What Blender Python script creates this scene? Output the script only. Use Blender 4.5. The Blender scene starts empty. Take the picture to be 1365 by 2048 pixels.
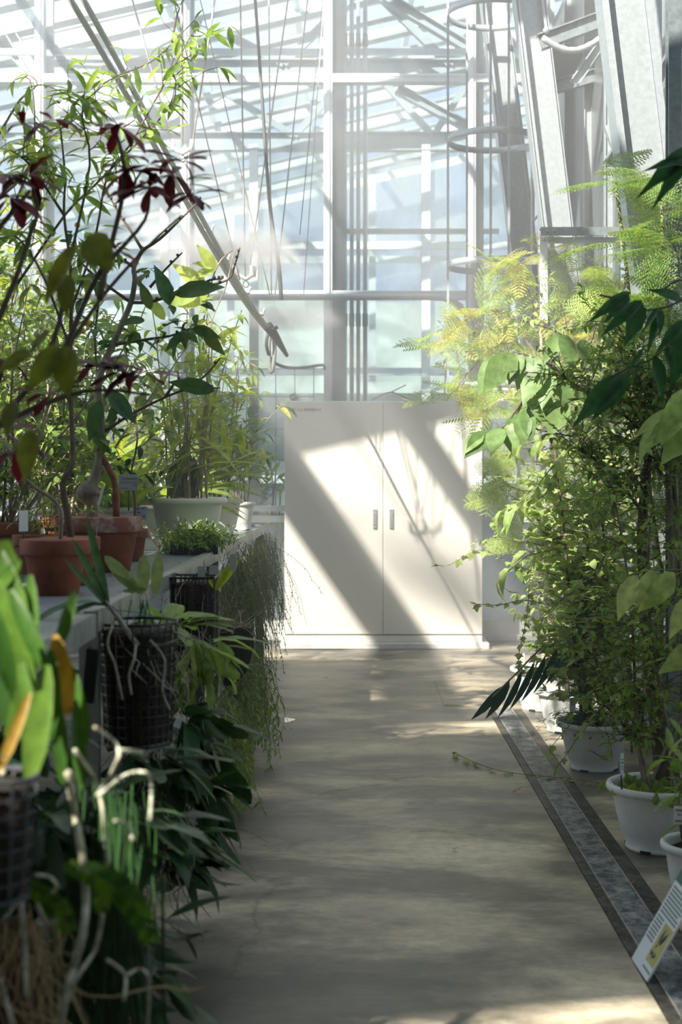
import bpy, math, random
from math import sin, cos, pi, radians, sqrt
from mathutils import Vector, Matrix, noise

# ------------------------------------------------------------------ camera, world, sun
scene = bpy.context.scene
CAMZ = 1.3
cam_d = bpy.data.cameras.new('camera')
cam = bpy.data.objects.new('camera', cam_d)
scene.collection.objects.link(cam)
cam.location = (0, 0, CAMZ)
cam.rotation_euler = (pi / 2, 0, 0)
cam_d.sensor_fit = 'AUTO'
cam_d.sensor_width = 36
cam_d.lens = 2800 / 2048 * 36
cam_d.shift_x = -17.5 / 2048
cam_d.shift_y = -84 / 2048
cam_d.clip_start = 0.05
cam_d.clip_end = 400
cam_d.dof.use_dof = True
cam_d.dof.focus_distance = 6.0
cam_d.dof.aperture_fstop = 3.6
scene.camera = cam

world = bpy.data.worlds.new('sky')
scene.world = world
world.use_nodes = True
wn = world.node_tree
bgn = wn.nodes['Background']
tcw = wn.nodes.new('ShaderNodeTexCoord')
nzw = wn.nodes.new('ShaderNodeTexNoise'); nzw.inputs['Scale'].default_value = 2.2; nzw.inputs['Detail'].default_value = 4
rmw = wn.nodes.new('ShaderNodeValToRGB')
rmw.color_ramp.elements[0].position = 0.40; rmw.color_ramp.elements[0].color = (0.50, 0.63, 0.84, 1)
rmw.color_ramp.elements[1].position = 0.62; rmw.color_ramp.elements[1].color = (0.92, 0.97, 1.0, 1)
wn.links.new(tcw.outputs['Generated'], nzw.inputs['Vector'])
wn.links.new(nzw.outputs['Fac'], rmw.inputs['Fac'])
wn.links.new(rmw.outputs['Color'], bgn.inputs['Color'])
bgn.inputs['Strength'].default_value = 1.65

SUN = Vector((0.69, 0.97, -1.0)).normalized()
sun_d = bpy.data.lights.new('sun', 'SUN')
sun_d.energy = 14.5
sun_d.angle = radians(0.7)
sun_d.color = (1.0, 0.94, 0.82)
sun_o = bpy.data.objects.new('sun', sun_d)
scene.collection.objects.link(sun_o)
sun_o.rotation_euler = SUN.to_track_quat('-Z', 'Y').to_euler()
sun_o.location = (-4, -4, 8)

vs = scene.view_settings
vs.view_transform = 'Standard'
vs.look = 'None'
vs.exposure = 0.10
vs.gamma = 1.0
vs.use_curve_mapping = False
scene.render.use_compositing = False
cy = scene.cycles
cy.max_bounces = 7
cy.diffuse_bounces = 3
cy.glossy_bounces = 3
cy.transmission_bounces = 4
cy.transparent_max_bounces = 14
cy.volume_bounces = 0
cy.caustics_reflective = False
cy.caustics_refractive = False
cy.use_denoising = True
cy.sample_clamp_indirect = 4

# ------------------------------------------------------------------ helpers
COL = scene.collection
R = random.Random(7)
K = 2800.0


def P(px, py, Y):
    """a point at depth Y from the numbers measured on the plan of the view"""
    return Vector(((px - 700) * Y / K, Y, CAMZ - (py - 940) * Y / K))


class MB:
    def __init__(s):
        s.v = []; s.f = []; s.m = []; s.sm = []

    def add(s, vs_, fs, mi=0, smooth=False):
        o = len(s.v)
        s.v.extend([tuple(q) for q in vs_])
        for f in fs:
            s.f.append(tuple(i + o for i in f)); s.m.append(mi); s.sm.append(smooth)

    def box(s, x0, x1, y0, y1, z0, z1, mi=0):
        v = [(x0, y0, z0), (x1, y0, z0), (x1, y1, z0), (x0, y1, z0), (x0, y0, z1), (x1, y0, z1), (x1, y1, z1), (x0, y1, z1)]
        s.add(v, [(0, 3, 2, 1), (4, 5, 6, 7), (0, 1, 5, 4), (1, 2, 6, 5), (2, 3, 7, 6), (3, 0, 4, 7)], mi)

    def bbox(s, x0, x1, y0, y1, z0, z1, b=0.004, mi=0):
        """box with chamfered edges"""
        a = [(x0, x0 + b), (x1, x1 - b)]; c = [(y0, y0 + b), (y1, y1 - b)]; e = [(z0, z0 + b), (z1, z1 - b)]
        v = []; idx = {}
        for i in (0, 1):
            for j in (0, 1):
                for k in (0, 1):
                    idx[i, j, k, 'x'] = len(v); v.append((a[i][0], c[j][1], e[k][1]))
                    idx[i, j, k, 'y'] = len(v); v.append((a[i][1], c[j][0], e[k][1]))
                    idx[i, j, k, 'z'] = len(v); v.append((a[i][1], c[j][1], e[k][0]))
        F = []
        for i in (0, 1):
            F.append([idx[i, 0, 0, 'x'], idx[i, 1, 0, 'x'], idx[i, 1, 1, 'x'], idx[i, 0, 1, 'x']])
            F.append([idx[0, i, 0, 'y'], idx[1, i, 0, 'y'], idx[1, i, 1, 'y'], idx[0, i, 1, 'y']])
            F.append([idx[0, 0, i, 'z'], idx[1, 0, i, 'z'], idx[1, 1, i, 'z'], idx[0, 1, i, 'z']])
        for i in (0, 1):
            for j in (0, 1):
                F.append([idx[i, j, 0, 'x'], idx[i, j, 1, 'x'], idx[i, j, 1, 'y'], idx[i, j, 0, 'y']])
                F.append([idx[i, 0, j, 'x'], idx[i, 1, j, 'x'], idx[i, 1, j, 'z'], idx[i, 0, j, 'z']])
                F.append([idx[0, i, j, 'y'], idx[1, i, j, 'y'], idx[1, i, j, 'z'], idx[0, i, j, 'z']])
                for k in (0, 1):
                    F.append([idx[i, j, k, 'x'], idx[i, j, k, 'y'], idx[i, j, k, 'z']])
        s.add(v, F, mi)

    def beam(s, p0, p1, w, h, side=None, mi=0):
        """rectangular bar from p0 to p1, w along side, h across"""
        p0 = Vector(p0); p1 = Vector(p1)
        d = (p1 - p0).normalized()
        if side is None:
            side = d.cross(Vector((0, 0, 1)))
            if side.length < 1e-3: side = Vector((1, 0, 0))
        side = Vector(side); side = (side - d * side.dot(d)).normalized()
        up = d.cross(side)
        v = []
        for p in (p0, p1):
            for a, b in ((-1, -1), (1, -1), (1, 1), (-1, 1)):
                v.append(p + side * a * w / 2 + up * b * h / 2)
        s.add(v, [(0, 1, 2, 3), (4, 7, 6, 5), (0, 4, 5, 1), (1, 5, 6, 2), (2, 6, 7, 3), (3, 7, 4, 0)], mi)

    def hbeam(s, p0, p1, w, h, t=0.012, side=(1, 0, 0), mi=0):
        """H section: two flanges w wide, web h deep; side = flange direction"""
        p0 = Vector(p0); p1 = Vector(p1); d = (p1 - p0).normalized()
        side = Vector(side); side = (side - d * side.dot(d)).normalized(); up = d.cross(side)
        for q in (-1, 1):
            o = up * q * (h / 2 - t / 2)
            s.beam(p0 + o, p1 + o, w, t, side, mi)
        s.beam(p0, p1, t, h - 2 * t, side, mi)

    def tube(s, pts, r, n=8, mi=0, cap=True):
        pts = [Vector(p) for p in pts]
        m = len(pts)
        if not hasattr(r, '__len__'): r = [r] * m
        u = None; rings = []; vs_ = []
        for i, p in enumerate(pts):
            t = (pts[min(i + 1, m - 1)] - pts[max(i - 1, 0)])
            if t.length < 1e-9: t = Vector((0, 0, 1))
            t.normalize()
            if u is None:
                u = t.orthogonal().normalized()
            else:
                u = u - t * u.dot(t)
                u = u.normalized() if u.length > 1e-6 else t.orthogonal().normalized()
            w = t.cross(u)
            for k in range(n):
                a = 2 * pi * k / n
                vs_.append(p + (u * cos(a) + w * sin(a)) * r[i])
        fs = []
        for i in range(m - 1):
            for k in range(n):
                k2 = (k + 1) % n
                fs.append((i * n + k, i * n + k2, (i + 1) * n + k2, (i + 1) * n + k))
        if cap and n > 3:
            fs.append(tuple(reversed(range(n)))); fs.append(tuple((m - 1) * n + k for k in range(n)))
        s.add(vs_, fs, mi, n > 4)

    def lathe(s, prof, c=(0, 0, 0), n=40, mi=0, smooth=True, wob=0.0):
        c = Vector(c); m = len(prof); vs_ = []
        for (r, z) in prof:
            for k in range(n):
                a = 2 * pi * k / n
                q = 1 + wob * sin(3 * a + z * 20)
                vs_.append((c.x + r * q * cos(a), c.y + r * q * sin(a), c.z + z))
        fs = []
        for i in range(m - 1):
            for k in range(n):
                k2 = (k + 1) % n
                fs.append((i * n + k, i * n + k2, (i + 1) * n + k2, (i + 1) * n + k))
        s.add(vs_, fs, mi, smooth)
        if prof[0][0] > 0: s.f.append(tuple(len(s.v) - m * n + k for k in reversed(range(n)))); s.m.append(mi); s.sm.append(False)
        if prof[-1][0] > 0: s.f.append(tuple(len(s.v) - n + k for k in range(n))); s.m.append(mi); s.sm.append(False)

    def ball(s, c, r, n=8, mi=0, sz=1.0):
        prof = [(max(1e-4, r * sin(pi * i / n)), -r * sz * cos(pi * i / n)) for i in range(n + 1)]
        s.lathe(prof, c, n + 2, mi)

    def build(s, name, mats, parent=None):
        me = bpy.data.meshes.new(name)
        me.from_pydata(s.v, [], s.f)
        if not isinstance(mats, (list, tuple)): mats = [mats]
        for m in mats: me.materials.append(m)
        if len(mats) > 1: me.polygons.foreach_set('material_index', s.m)
        me.polygons.foreach_set('use_smooth', s.sm)
        me.update()
        o = bpy.data.objects.new(name, me)
        COL.objects.link(o)
        if parent is not None:
            o.parent = parent
            o.location = -Vector(parent.location)
            if parent.rotation_euler.z: 
                o.matrix_parent_inverse = Matrix.Identity(4)
        return o


def tag(o, label=None, cat=None, group=None, kind=None):
    if label: o['label'] = label
    if cat: o['category'] = cat
    if group: o['group'] = group
    if kind: o['kind'] = kind
    return o


def thing(name, loc, label, cat, group=None):
    o = bpy.data.objects.new(name, None)
    COL.objects.link(o)
    o.location = loc
    o.empty_display_size = 0.1
    return tag(o, label, cat, group)


def struct(name, mb, mats, label=None):
    o = mb.build(name, mats)
    o['kind'] = 'structure'
    if label: o['label'] = label
    return o


# ------------------------------------------------------------------ materials
MATS = {}


def nodes_of(name):
    m = bpy.data.materials.new(name); m.use_nodes = True
    nt = m.node_tree
    return m, nt, nt.nodes, nt.links, nt.nodes['Principled BSDF']


def mat(name, col, rough=0.5, metal=0.0, var=0.0, scale=8.0, bump=0.0, bscale=60.0, stretch=(1, 1, 1), col2=None, spec=0.5, trans=0.0, lo=0.35, hi=0.65):
    """plain surface with noise-driven colour variation and bump"""
    if name in MATS: return MATS[name]
    m, nt, N, L, b = nodes_of(name)
    b.inputs['Roughness'].default_value = rough
    b.inputs['Metallic'].default_value = metal
    b.inputs['Specular IOR Level'].default_value = spec
    b.inputs['Base Color'].default_value = (*col, 1)
    if trans: b.inputs['Transmission Weight'].default_value = trans
    tc = N.new('ShaderNodeTexCoord'); mp = N.new('ShaderNodeMapping')
    mp.inputs['Scale'].default_value = stretch
    L.new(tc.outputs['Object'], mp.inputs['Vector'])
    if var or col2:
        nz = N.new('ShaderNodeTexNoise'); nz.inputs['Scale'].default_value = scale; nz.inputs['Detail'].default_value = 6
        nz.inputs['Roughness'].default_value = 0.65
        L.new(mp.outputs['Vector'], nz.inputs['Vector'])
        rp = N.new('ShaderNodeValToRGB')
        c2 = col2 or tuple(c * (1 - var) for c in col)
        c1 = col if col2 else tuple(min(1, c * (1 + var * 0.4)) for c in col)
        rp.color_ramp.elements[0].position = lo; rp.color_ramp.elements[0].color = (*c2, 1)
        rp.color_ramp.elements[1].position = hi; rp.color_ramp.elements[1].color = (*c1, 1)
        L.new(nz.outputs['Fac'], rp.inputs['Fac'])
        L.new(rp.outputs['Color'], b.inputs['Base Color'])
    if bump:
        n2 = N.new('ShaderNodeTexNoise'); n2.inputs['Scale'].default_value = bscale; n2.inputs['Detail'].default_value = 4
        L.new(mp.outputs['Vector'], n2.inputs['Vector'])
        bp = N.new('ShaderNodeBump'); bp.inputs['Strength'].default_value = bump; bp.inputs['Distance'].default_value = 0.01
        L.new(n2.outputs['Fac'], bp.inputs['Height']); L.new(bp.outputs['Normal'], b.inputs['Normal'])
    MATS[name] = m
    return m


def leafmat(name, cols, trans=0.4, rough=0.45, tcol=None, spec=0.4, vein=0.0):
    """leaf surface: colour picked per leaf, light passes through"""
    if name in MATS: return MATS[name]
    m, nt, N, L, b = nodes_of(name)
    b.inputs['Roughness'].default_value = rough
    b.inputs['Specular IOR Level'].default_value = spec
    g = N.new('ShaderNodeNewGeometry')
    rp = N.new('ShaderNodeValToRGB')
    e = rp.color_ramp.elements
    while len(e) < len(cols): e.new(0.5)
    for i, c in enumerate(cols):
        e[i].position = i / max(1, len(cols) - 1); e[i].color = (*c, 1)
    L.new(g.outputs['Random Per Island'], rp.inputs['Fac'])
    tc = N.new('ShaderNodeTexCoord')
    nz = N.new('ShaderNodeTexNoise'); nz.inputs['Scale'].default_value = 35; nz.inputs['Detail'].default_value = 3
    L.new(tc.outputs['Object'], nz.inputs['Vector'])
    hs = N.new('ShaderNodeHueSaturation')
    mr = N.new('ShaderNodeMapRange'); mr.inputs['From Min'].default_value = 0.3; mr.inputs['From Max'].default_value = 0.7
    mr.inputs['To Min'].default_value = 0.72; mr.inputs['To Max'].default_value = 1.25
    L.new(nz.outputs['Fac'], mr.inputs['Value']); L.new(mr.outputs['Result'], hs.inputs['Value'])
    L.new(rp.outputs['Color'], hs.inputs['Color'])
    L.new(hs.outputs['Color'], b.inputs['Base Color'])
    tr = N.new('ShaderNodeBsdfTranslucent')
    h2 = N.new('ShaderNodeHueSaturation'); h2.inputs['Saturation'].default_value = 1.15; h2.inputs['Value'].default_value = 1.5
    h2.inputs['Hue'].default_value = 0.485
    L.new(hs.outputs['Color'], h2.inputs['Color']); L.new(h2.outputs['Color'], tr.inputs['Color'])
    mx = N.new('ShaderNodeMixShader'); mx.inputs['Fac'].default_value = trans
    out = N['Material Output']
    L.new(b.outputs['BSDF'], mx.inputs[1]); L.new(tr.outputs['BSDF'], mx.inputs[2]); L.new(mx.outputs['Shader'], out.inputs['Surface'])
    MATS[name] = m
    return m


def glassmat(name, tint=(0.93, 0.97, 0.98), dirt=0.10, dcol=(0.75, 0.8, 0.82), refl=1.0):
    if name in MATS: return MATS[name]
    m, nt, N, L, b = nodes_of(name)
    N.remove(b)
    out = N['Material Output']
    tr = N.new('ShaderNodeBsdfTransparent'); tr.inputs['Color'].default_value = (*tint, 1)
    gl = N.new('ShaderNodeBsdfGlossy'); gl.inputs['Roughness'].default_value = 0.03
    fr = N.new('ShaderNodeFresnel'); fr.inputs['IOR'].default_value = 1.5
    mul = N.new('ShaderNodeMath'); mul.operation = 'MULTIPLY'; mul.inputs[1].default_value = refl
    L.new(fr.outputs['Fac'], mul.inputs[0])
    m1 = N.new('ShaderNodeMixShader')
    L.new(mul.outputs['Value'], m1.inputs['Fac']); L.new(tr.outputs['BSDF'], m1.inputs[1]); L.new(gl.outputs['BSDF'], m1.inputs[2])
    df = N.new('ShaderNodeBsdfDiffuse'); df.inputs['Color'].default_value = (*dcol, 1)
    tl = N.new('ShaderNodeBsdfTranslucent'); tl.inputs['Color'].default_value = (*dcol, 1)
    m2 = N.new('ShaderNodeMixShader'); m2.inputs['Fac'].default_value = 0.6
    L.new(df.outputs['BSDF'], m2.inputs[1]); L.new(tl.outputs['BSDF'], m2.inputs[2])
    tc = N.new('ShaderNodeTexCoord'); mp = N.new('ShaderNodeMapping'); mp.inputs['Scale'].default_value = (1.6, 1.6, 0.8)
    nz = N.new('ShaderNodeTexNoise'); nz.inputs['Scale'].default_value = 1.6; nz.inputs['Detail'].default_value = 6
    L.new(tc.outputs['Object'], mp.inputs['Vector']); L.new(mp.outputs['Vector'], nz.inputs['Vector'])
    mr = N.new('ShaderNodeMapRange'); mr.inputs['From Min'].default_value = 0.35; mr.inputs['From Max'].default_value = 0.7
    mr.inputs['To Min'].default_value = dirt * 0.4; mr.inputs['To Max'].default_value = dirt * 1.7
    L.new(nz.outputs['Fac'], mr.inputs['Value'])
    m3 = N.new('ShaderNodeMixShader')
    L.new(mr.outputs['Result'], m3.inputs['Fac']); L.new(m1.outputs['Shader'], m3.inputs[1]); L.new(m2.outputs['Shader'], m3.inputs[2])
    L.new(m3.outputs['Shader'], out.inputs['Surface'])
    MATS[name] = m
    return m


M_white_metal = mat('painted_metal', (0.74, 0.79, 0.82), 0.35, 0.15, var=0.12, scale=5, bump=0.03)
M_galv = mat('galvanised_steel', (0.44, 0.49, 0.52), 0.40, 0.45, var=0.14, scale=40, bump=0.02, bscale=200)
M_galv_d = mat('weathered_steel', (0.24, 0.28, 0.30), 0.45, 0.5, var=0.3, scale=30)
M_alu = mat('bench_aluminium', (0.42, 0.43, 0.42), 0.42, 0.6, var=0.35, scale=14, bump=0.05)
M_dark_metal = mat('dark_metal', (0.07, 0.085, 0.09), 0.5, 0.4, var=0.3)
M_glass = glassmat('dusty_glass', dirt=0.08)
M_glass_l = glassmat('hazed_glass', dirt=0.30, dcol=(0.62, 0.68, 0.68))
M_white = mat('white_plastic', (0.78, 0.78, 0.76), 0.35, var=0.08, scale=4, bump=0.02)
M_black = mat('black_plastic', (0.012, 0.014, 0.015), 0.35, var=0.3)
M_ink = mat('printed_ink', (0.05, 0.055, 0.07), 0.6)
M_bark = mat('grey_bark', (0.30, 0.25, 0.20), 0.85, var=0.5, scale=30, bump=0.5, bscale=60, stretch=(1, 1, 0.35))
M_bark_d = mat('dark_rough_bark', (0.11, 0.085, 0.065), 0.9, var=0.6, scale=40, bump=1.0, bscale=50, stretch=(1, 1, 0.3))
M_bark_p = mat('pale_bark', (0.48, 0.38, 0.30), 0.8, var=0.35, scale=25, bump=0.3, bscale=40, stretch=(1, 1, 0.4))
M_galv_f = mat('far_shaded_steel', (0.30, 0.36, 0.40), 0.5, 0.3, var=0.15, scale=4)  # darker grey carries the shade of the far louvre bars
M_twig = mat('dark_twig', (0.12, 0.085, 0.065), 0.8, var=0.4, scale=30)
M_twig_g = mat('green_twig', (0.17, 0.2, 0.07), 0.7, var=0.4, scale=30)
M_soil = mat('potting_soil', (0.05, 0.038, 0.028), 0.95, var=0.6, scale=80, bump=1.0, bscale=120)
M_root = mat('aerial_root', (0.42, 0.42, 0.36), 0.7, var=0.4, scale=40, col2=(0.2, 0.17, 0.11))
# ------------------------------------------------------------------ floor
def floor_mat():
    m, nt, N, L, b = nodes_of('worn_concrete')
    tc = N.new('ShaderNodeTexCoord')
    mp = N.new('ShaderNodeMapping'); mp.inputs['Scale'].default_value = (0.7, 1.1, 1)
    L.new(tc.outputs['Object'], mp.inputs['Vector'])
    n1 = N.new('ShaderNodeTexNoise'); n1.inputs['Scale'].default_value = 1.5; n1.inputs['Detail'].default_value = 9; n1.inputs['Roughness'].default_value = 0.62; n1.inputs['Distortion'].default_value = 0.2
    L.new(mp.outputs['Vector'], n1.inputs['Vector'])
    r1 = N.new('ShaderNodeValToRGB')
    e = r1.color_ramp.elements
    e[0].position = 0.40; e[0].color = (0.10, 0.093, 0.078, 1)
    e[1].position = 0.62; e[1].color = (0.62, 0.545, 0.43, 1)
    x = e.new(0.46); x.color = (0.26, 0.232, 0.185, 1)
    x = e.new(0.55); x.color = (0.45, 0.395, 0.31, 1)
    L.new(n1.outputs['Fac'], r1.inputs['Fac'])
    # fine grain and scratches across the path
    mp2 = N.new('ShaderNodeMapping'); mp2.inputs['Scale'].default_value = (5, 8, 1)
    L.new(tc.outputs['Object'], mp2.inputs['Vector'])
    n2 = N.new('ShaderNodeTexNoise'); n2.inputs['Scale'].default_value = 4.5; n2.inputs['Detail'].default_value = 10; n2.inputs['Roughness'].default_value = 0.8
    L.new(mp2.outputs['Vector'], n2.inputs['Vector'])
    r2 = N.new('ShaderNodeValToRGB'); r2.color_ramp.elements[0].position = 0.3; r2.color_ramp.elements[0].color = (0.6, 0.6, 0.58, 1)
    r2.color_ramp.elements[1].position = 0.72; r2.color_ramp.elements[1].color = (1.3, 1.28, 1.22, 1)
    L.new(n2.outputs['Fac'], r2.inputs['Fac'])
    mx = N.new('ShaderNodeMix'); mx.data_type = 'RGBA'; mx.blend_type = 'MULTIPLY'; mx.inputs['Factor'].default_value = 0.85
    L.new(r1.outputs['Color'], mx.inputs['A']); L.new(r2.outputs['Color'], mx.inputs['B'])
    # cracks
    vo = N.new('ShaderNodeTexVoronoi'); vo.feature = 'DISTANCE_TO_EDGE'; vo.inputs['Scale'].default_value = 0.55
    wv = N.new('ShaderNodeTexNoise'); wv.inputs['Scale'].default_value = 4; wv.inputs['Detail'].default_value = 5
    L.new(tc.outputs['Object'], wv.inputs['Vector'])
    vm = N.new('ShaderNodeVectorMath'); vm.operation = 'MULTIPLY_ADD'; vm.inputs[1].default_value = (0.35, 0.35, 0)
    L.new(wv.outputs['Color'], vm.inputs[0]); L.new(tc.outputs['Object'], vm.inputs[2])
    L.new(vm.outputs['Vector'], vo.inputs['Vector'])
    r3 = N.new('ShaderNodeValToRGB'); r3.color_ramp.elements[0].position = 0.0; r3.color_ramp.elements[0].color = (0.35, 0.35, 0.35, 1)
    r3.color_ramp.elements[1].position = 0.006; r3.color_ramp.elements[1].color = (1, 1, 1, 1)
    L.new(vo.outputs['Distance'], r3.inputs['Fac'])
    mx2 = N.new('ShaderNodeMix'); mx2.data_type = 'RGBA'; mx2.blend_type = 'MULTIPLY'; mx2.inputs['Factor'].default_value = 0.5
    L.new(mx.outputs['Result'], mx2.inputs['A']); L.new(r3.outputs['Color'], mx2.inputs['B'])
    n4 = N.new('ShaderNodeTexNoise'); n4.inputs['Scale'].default_value = 1.6; n4.inputs['Detail'].default_value = 7; n4.inputs['Roughness'].default_value = 0.6; n4.inputs['Distortion'].default_value = 0.25
    mp4 = N.new('ShaderNodeMapping'); mp4.inputs['Scale'].default_value = (0.8, 1.5, 1); mp4.inputs['Location'].default_value = (3.1, 1.7, 0)
    L.new(tc.outputs['Object'], mp4.inputs['Vector']); L.new(mp4.outputs['Vector'], n4.inputs['Vector'])
    r4 = N.new('ShaderNodeValToRGB'); r4.color_ramp.elements[0].position = 0.43; r4.color_ramp.elements[0].color = (0.36, 0.37, 0.36, 1)
    r4.color_ramp.elements[1].position = 0.56; r4.color_ramp.elements[1].color = (1.12, 1.10, 1.06, 1)
    L.new(n4.outputs['Fac'], r4.inputs['Fac'])
    mx4 = N.new('ShaderNodeMix'); mx4.data_type = 'RGBA'; mx4.blend_type = 'MULTIPLY'; mx4.inputs['Factor'].default_value = 0.8
    L.new(mx2.outputs['Result'], mx4.inputs['A']); L.new(r4.outputs['Color'], mx4.inputs['B'])
    L.new(mx4.outputs['Result'], b.inputs['Base Color'])
    rr = N.new('ShaderNodeMapRange'); rr.inputs['From Min'].default_value = 0.35; rr.inputs['From Max'].default_value = 0.65
    rr.inputs['To Min'].default_value = 0.30; rr.inputs['To Max'].default_value = 0.62
    L.new(n1.outputs['Fac'], rr.inputs['Value']); L.new(rr.outputs['Result'], b.inputs['Roughness'])
    bp = N.new('ShaderNodeBump'); bp.inputs['Strength'].default_value = 0.25; bp.inputs['Distance'].default_value = 0.01
    L.new(n2.outputs['Fac'], bp.inputs['Height']); L.new(bp.outputs['Normal'], b.inputs['Normal'])
    return m


M_floor = floor_mat()
DX0, DX1 = 0.749, 0.935          # drain
mb = MB()
mb.box(-4, DX0, -4, 10.9, -0.3, 0)
mb.box(DX1, 4, -4, 10.9, -0.3, 0)
mb.box(DX0, DX1, 7.62, 10.9, -0.3, 0)
mb.box(DX0, DX1, -4, 7.62, -0.3, -0.03)
struct('floor', mb, M_floor, 'worn grey concrete path running through the greenhouse')


def drain_mat(name, c1, c2, wav=420):
    m, nt, N, L, b = nodes_of(name)
    tc = N.new('ShaderNodeTexCoord')
    wv = N.new('ShaderNodeTexWave'); wv.wave_type = 'BANDS'; wv.bands_direction = 'Y'; wv.inputs['Scale'].default_value = wav / 6.28; wv.inputs['Distortion'].default_value = 1.2
    L.new(tc.outputs['Object'], wv.inputs['Vector'])
    nz = N.new('ShaderNodeTexNoise'); nz.inputs['Scale'].default_value = 14; nz.inputs['Detail'].default_value = 10; nz.inputs['Roughness'].default_value = 0.85
    L.new(tc.outputs['Object'], nz.inputs['Vector'])
    rp = N.new('ShaderNodeValToRGB'); rp.color_ramp.elements[0].position = 0.44; rp.color_ramp.elements[0].color = (*c1, 1)
    rp.color_ramp.elements[1].position = 0.6; rp.color_ramp.elements[1].color = (*c2, 1)
    L.new(nz.outputs['Fac'], rp.inputs['Fac'])
    mr = N.new('ShaderNodeMapRange'); mr.inputs['To Min'].default_value = 0.35; mr.inputs['To Max'].default_value = 1.15
    L.new(wv.outputs['Fac'], mr.inputs['Value'])
    mx = N.new('ShaderNodeMix'); mx.data_type = 'RGBA'; mx.blend_type = 'MULTIPLY'; mx.inputs['Factor'].default_value = 1
    L.new(rp.outputs['Color'], mx.inputs['A']); L.new(mr.outputs['Result'], mx.inputs['B'])
    L.new(mx.outputs['Result'], b.inputs['Base Color'])
    b.inputs['Roughness'].default_value = 0.5
    bp = N.new('ShaderNodeBump'); bp.inputs['Strength'].default_value = 0.8; bp.inputs['Distance'].default_value = 0.004
    L.new(wv.outputs['Fac'], bp.inputs['Height']); L.new(bp.outputs['Normal'], b.inputs['Normal'])
    return m


Mdr_d = drain_mat('drain_cover_dark', (0.035, 0.033, 0.028), (0.20, 0.18, 0.145))
Mdr_l = drain_mat('drain_cover_worn', (0.08, 0.10, 0.115), (0.62, 0.63, 0.62))
Mdr_line = mat('drain_seam', (0.42, 0.40, 0.35), 0.6, var=0.4, scale=30)
ya = -2.0; k = 0
while ya < 7.6:
    yb = min(ya + 1.02, 7.61)
    dr = thing('drain_cover', (0.842, (ya + yb) / 2, 0), 'ribbed grey drain cover length set in the concrete path beside the right-hand pots', 'drain cover', 'drain covers along the path')
    a = MB(); a.box(DX0 + .003, 0.786, ya + .002, yb - .002, -.028, .0); a.box(0.883, DX1 - .003, ya + .002, yb - .002, -.028, .0)
    a.build('side_band', Mdr_d, dr)
    a = MB(); a.box(0.789, 0.880, ya + .002, yb - .002, -.028, .002); a.build('centre_band', Mdr_l, dr)
    a = MB(); a.box(0.786, 0.789, ya + .002, yb - .002, -.028, .003); a.box(0.880, 0.883, ya + .002, yb - .002, -.028, .003)
    a.build('seam', Mdr_line, dr)
    ya = yb; k += 1

a = MB(); a.bbox(0.52, 0.80, 7.72, 8.62, -.05, 0.004, .003)
struct('trim_2', a, M_floor, 'square concrete inspection lid flush with the path')

# ------------------------------------------------------------------ roof (pitch rises to the right)
RM = 0.23


def roofz(x):
    return 5.22 + RM * (x + 1.8)


def roofx(X, Z):
    """x where the sun ray that reaches (X, Z) crosses the roof plane"""
    q = 0.69
    a0 = 5.22 + RM * 1.8
    return (X - q * (a0 - Z)) / (1 + q * RM)


mb = MB()
Yr = -3.6
YS = [-3.6, -1.2, 0.0, 1.2, 2.4, 6.95, 8.1, 9.4, 10.75]
Yr = 12
while Yr < 22:
    YS.append(Yr); Yr += 1.2
for Y in YS:
    mb.beam((-3.9, Y, roofz(-3.9) + .06), (3.4, Y, roofz(3.4) + .06), 0.05, 0.12, (0, 1, 0))
xr = -3.8
while xr < 3.4:
    mb.beam((xr, 10.8, roofz(xr) + .14), (xr, 22, roofz(xr) + .14), 0.06, 0.05, (1, 0, 0))
    mb.beam((xr, -4, roofz(xr) + .14), (xr, 2.4, roofz(xr) + .14), 0.05, 0.05, (1, 0, 0))
    mb.beam((xr, 6.9, roofz(xr) + .14), (xr, 10.8, roofz(xr) + .14), 0.05, 0.05, (1, 0, 0))
    xr += 1.1
struct('roof', mb, M_white_metal, 'white pitched greenhouse roof frame of rafters and glazing bars')
# close white roof louvre bars beyond the back wall, shade put into their grey
mb = MB()
Y = 11.2
while Y < 21:
    mb.beam((-3.9, Y, roofz(-3.9) + .0), (3.4, Y, roofz(3.4) + .0), 0.16, 0.03, (0, 1, 0))
    Y += 0.62
struct('trim_3', mb, M_galv_f, 'white roof louvre bars beyond the back wall')

M_screen = mat('sun_mask_grey', (0.16, 0.18, 0.17), 0.9, var=0.15)
# added unseen screens, gaps shaped to place sun patches: camera end closed, then strips
mb = MB()


def mask_panel(x0, x1, y0, y1, th=0.012, dz=-0.02):
    v = []
    for z in (dz, dz + th):
        for (x, y) in ((x0, y0), (x1, y0), (x1, y1), (x0, y1)):
            v.append((x, y, roofz(x) + z))
    mb.add(v, [(0, 3, 2, 1), (4, 5, 6, 7), (0, 1, 5, 4), (1, 2, 6, 5), (2, 3, 7, 6), (3, 0, 4, 7)])


xa1, xa2 = roofx(-.346, 1.417), roofx(.3825, 1.573)      # middle opening
xc = roofx(-.477, .972)                                   # left opening ends
xb = roofx(.583, 1.628)                                   # right opening starts

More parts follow.
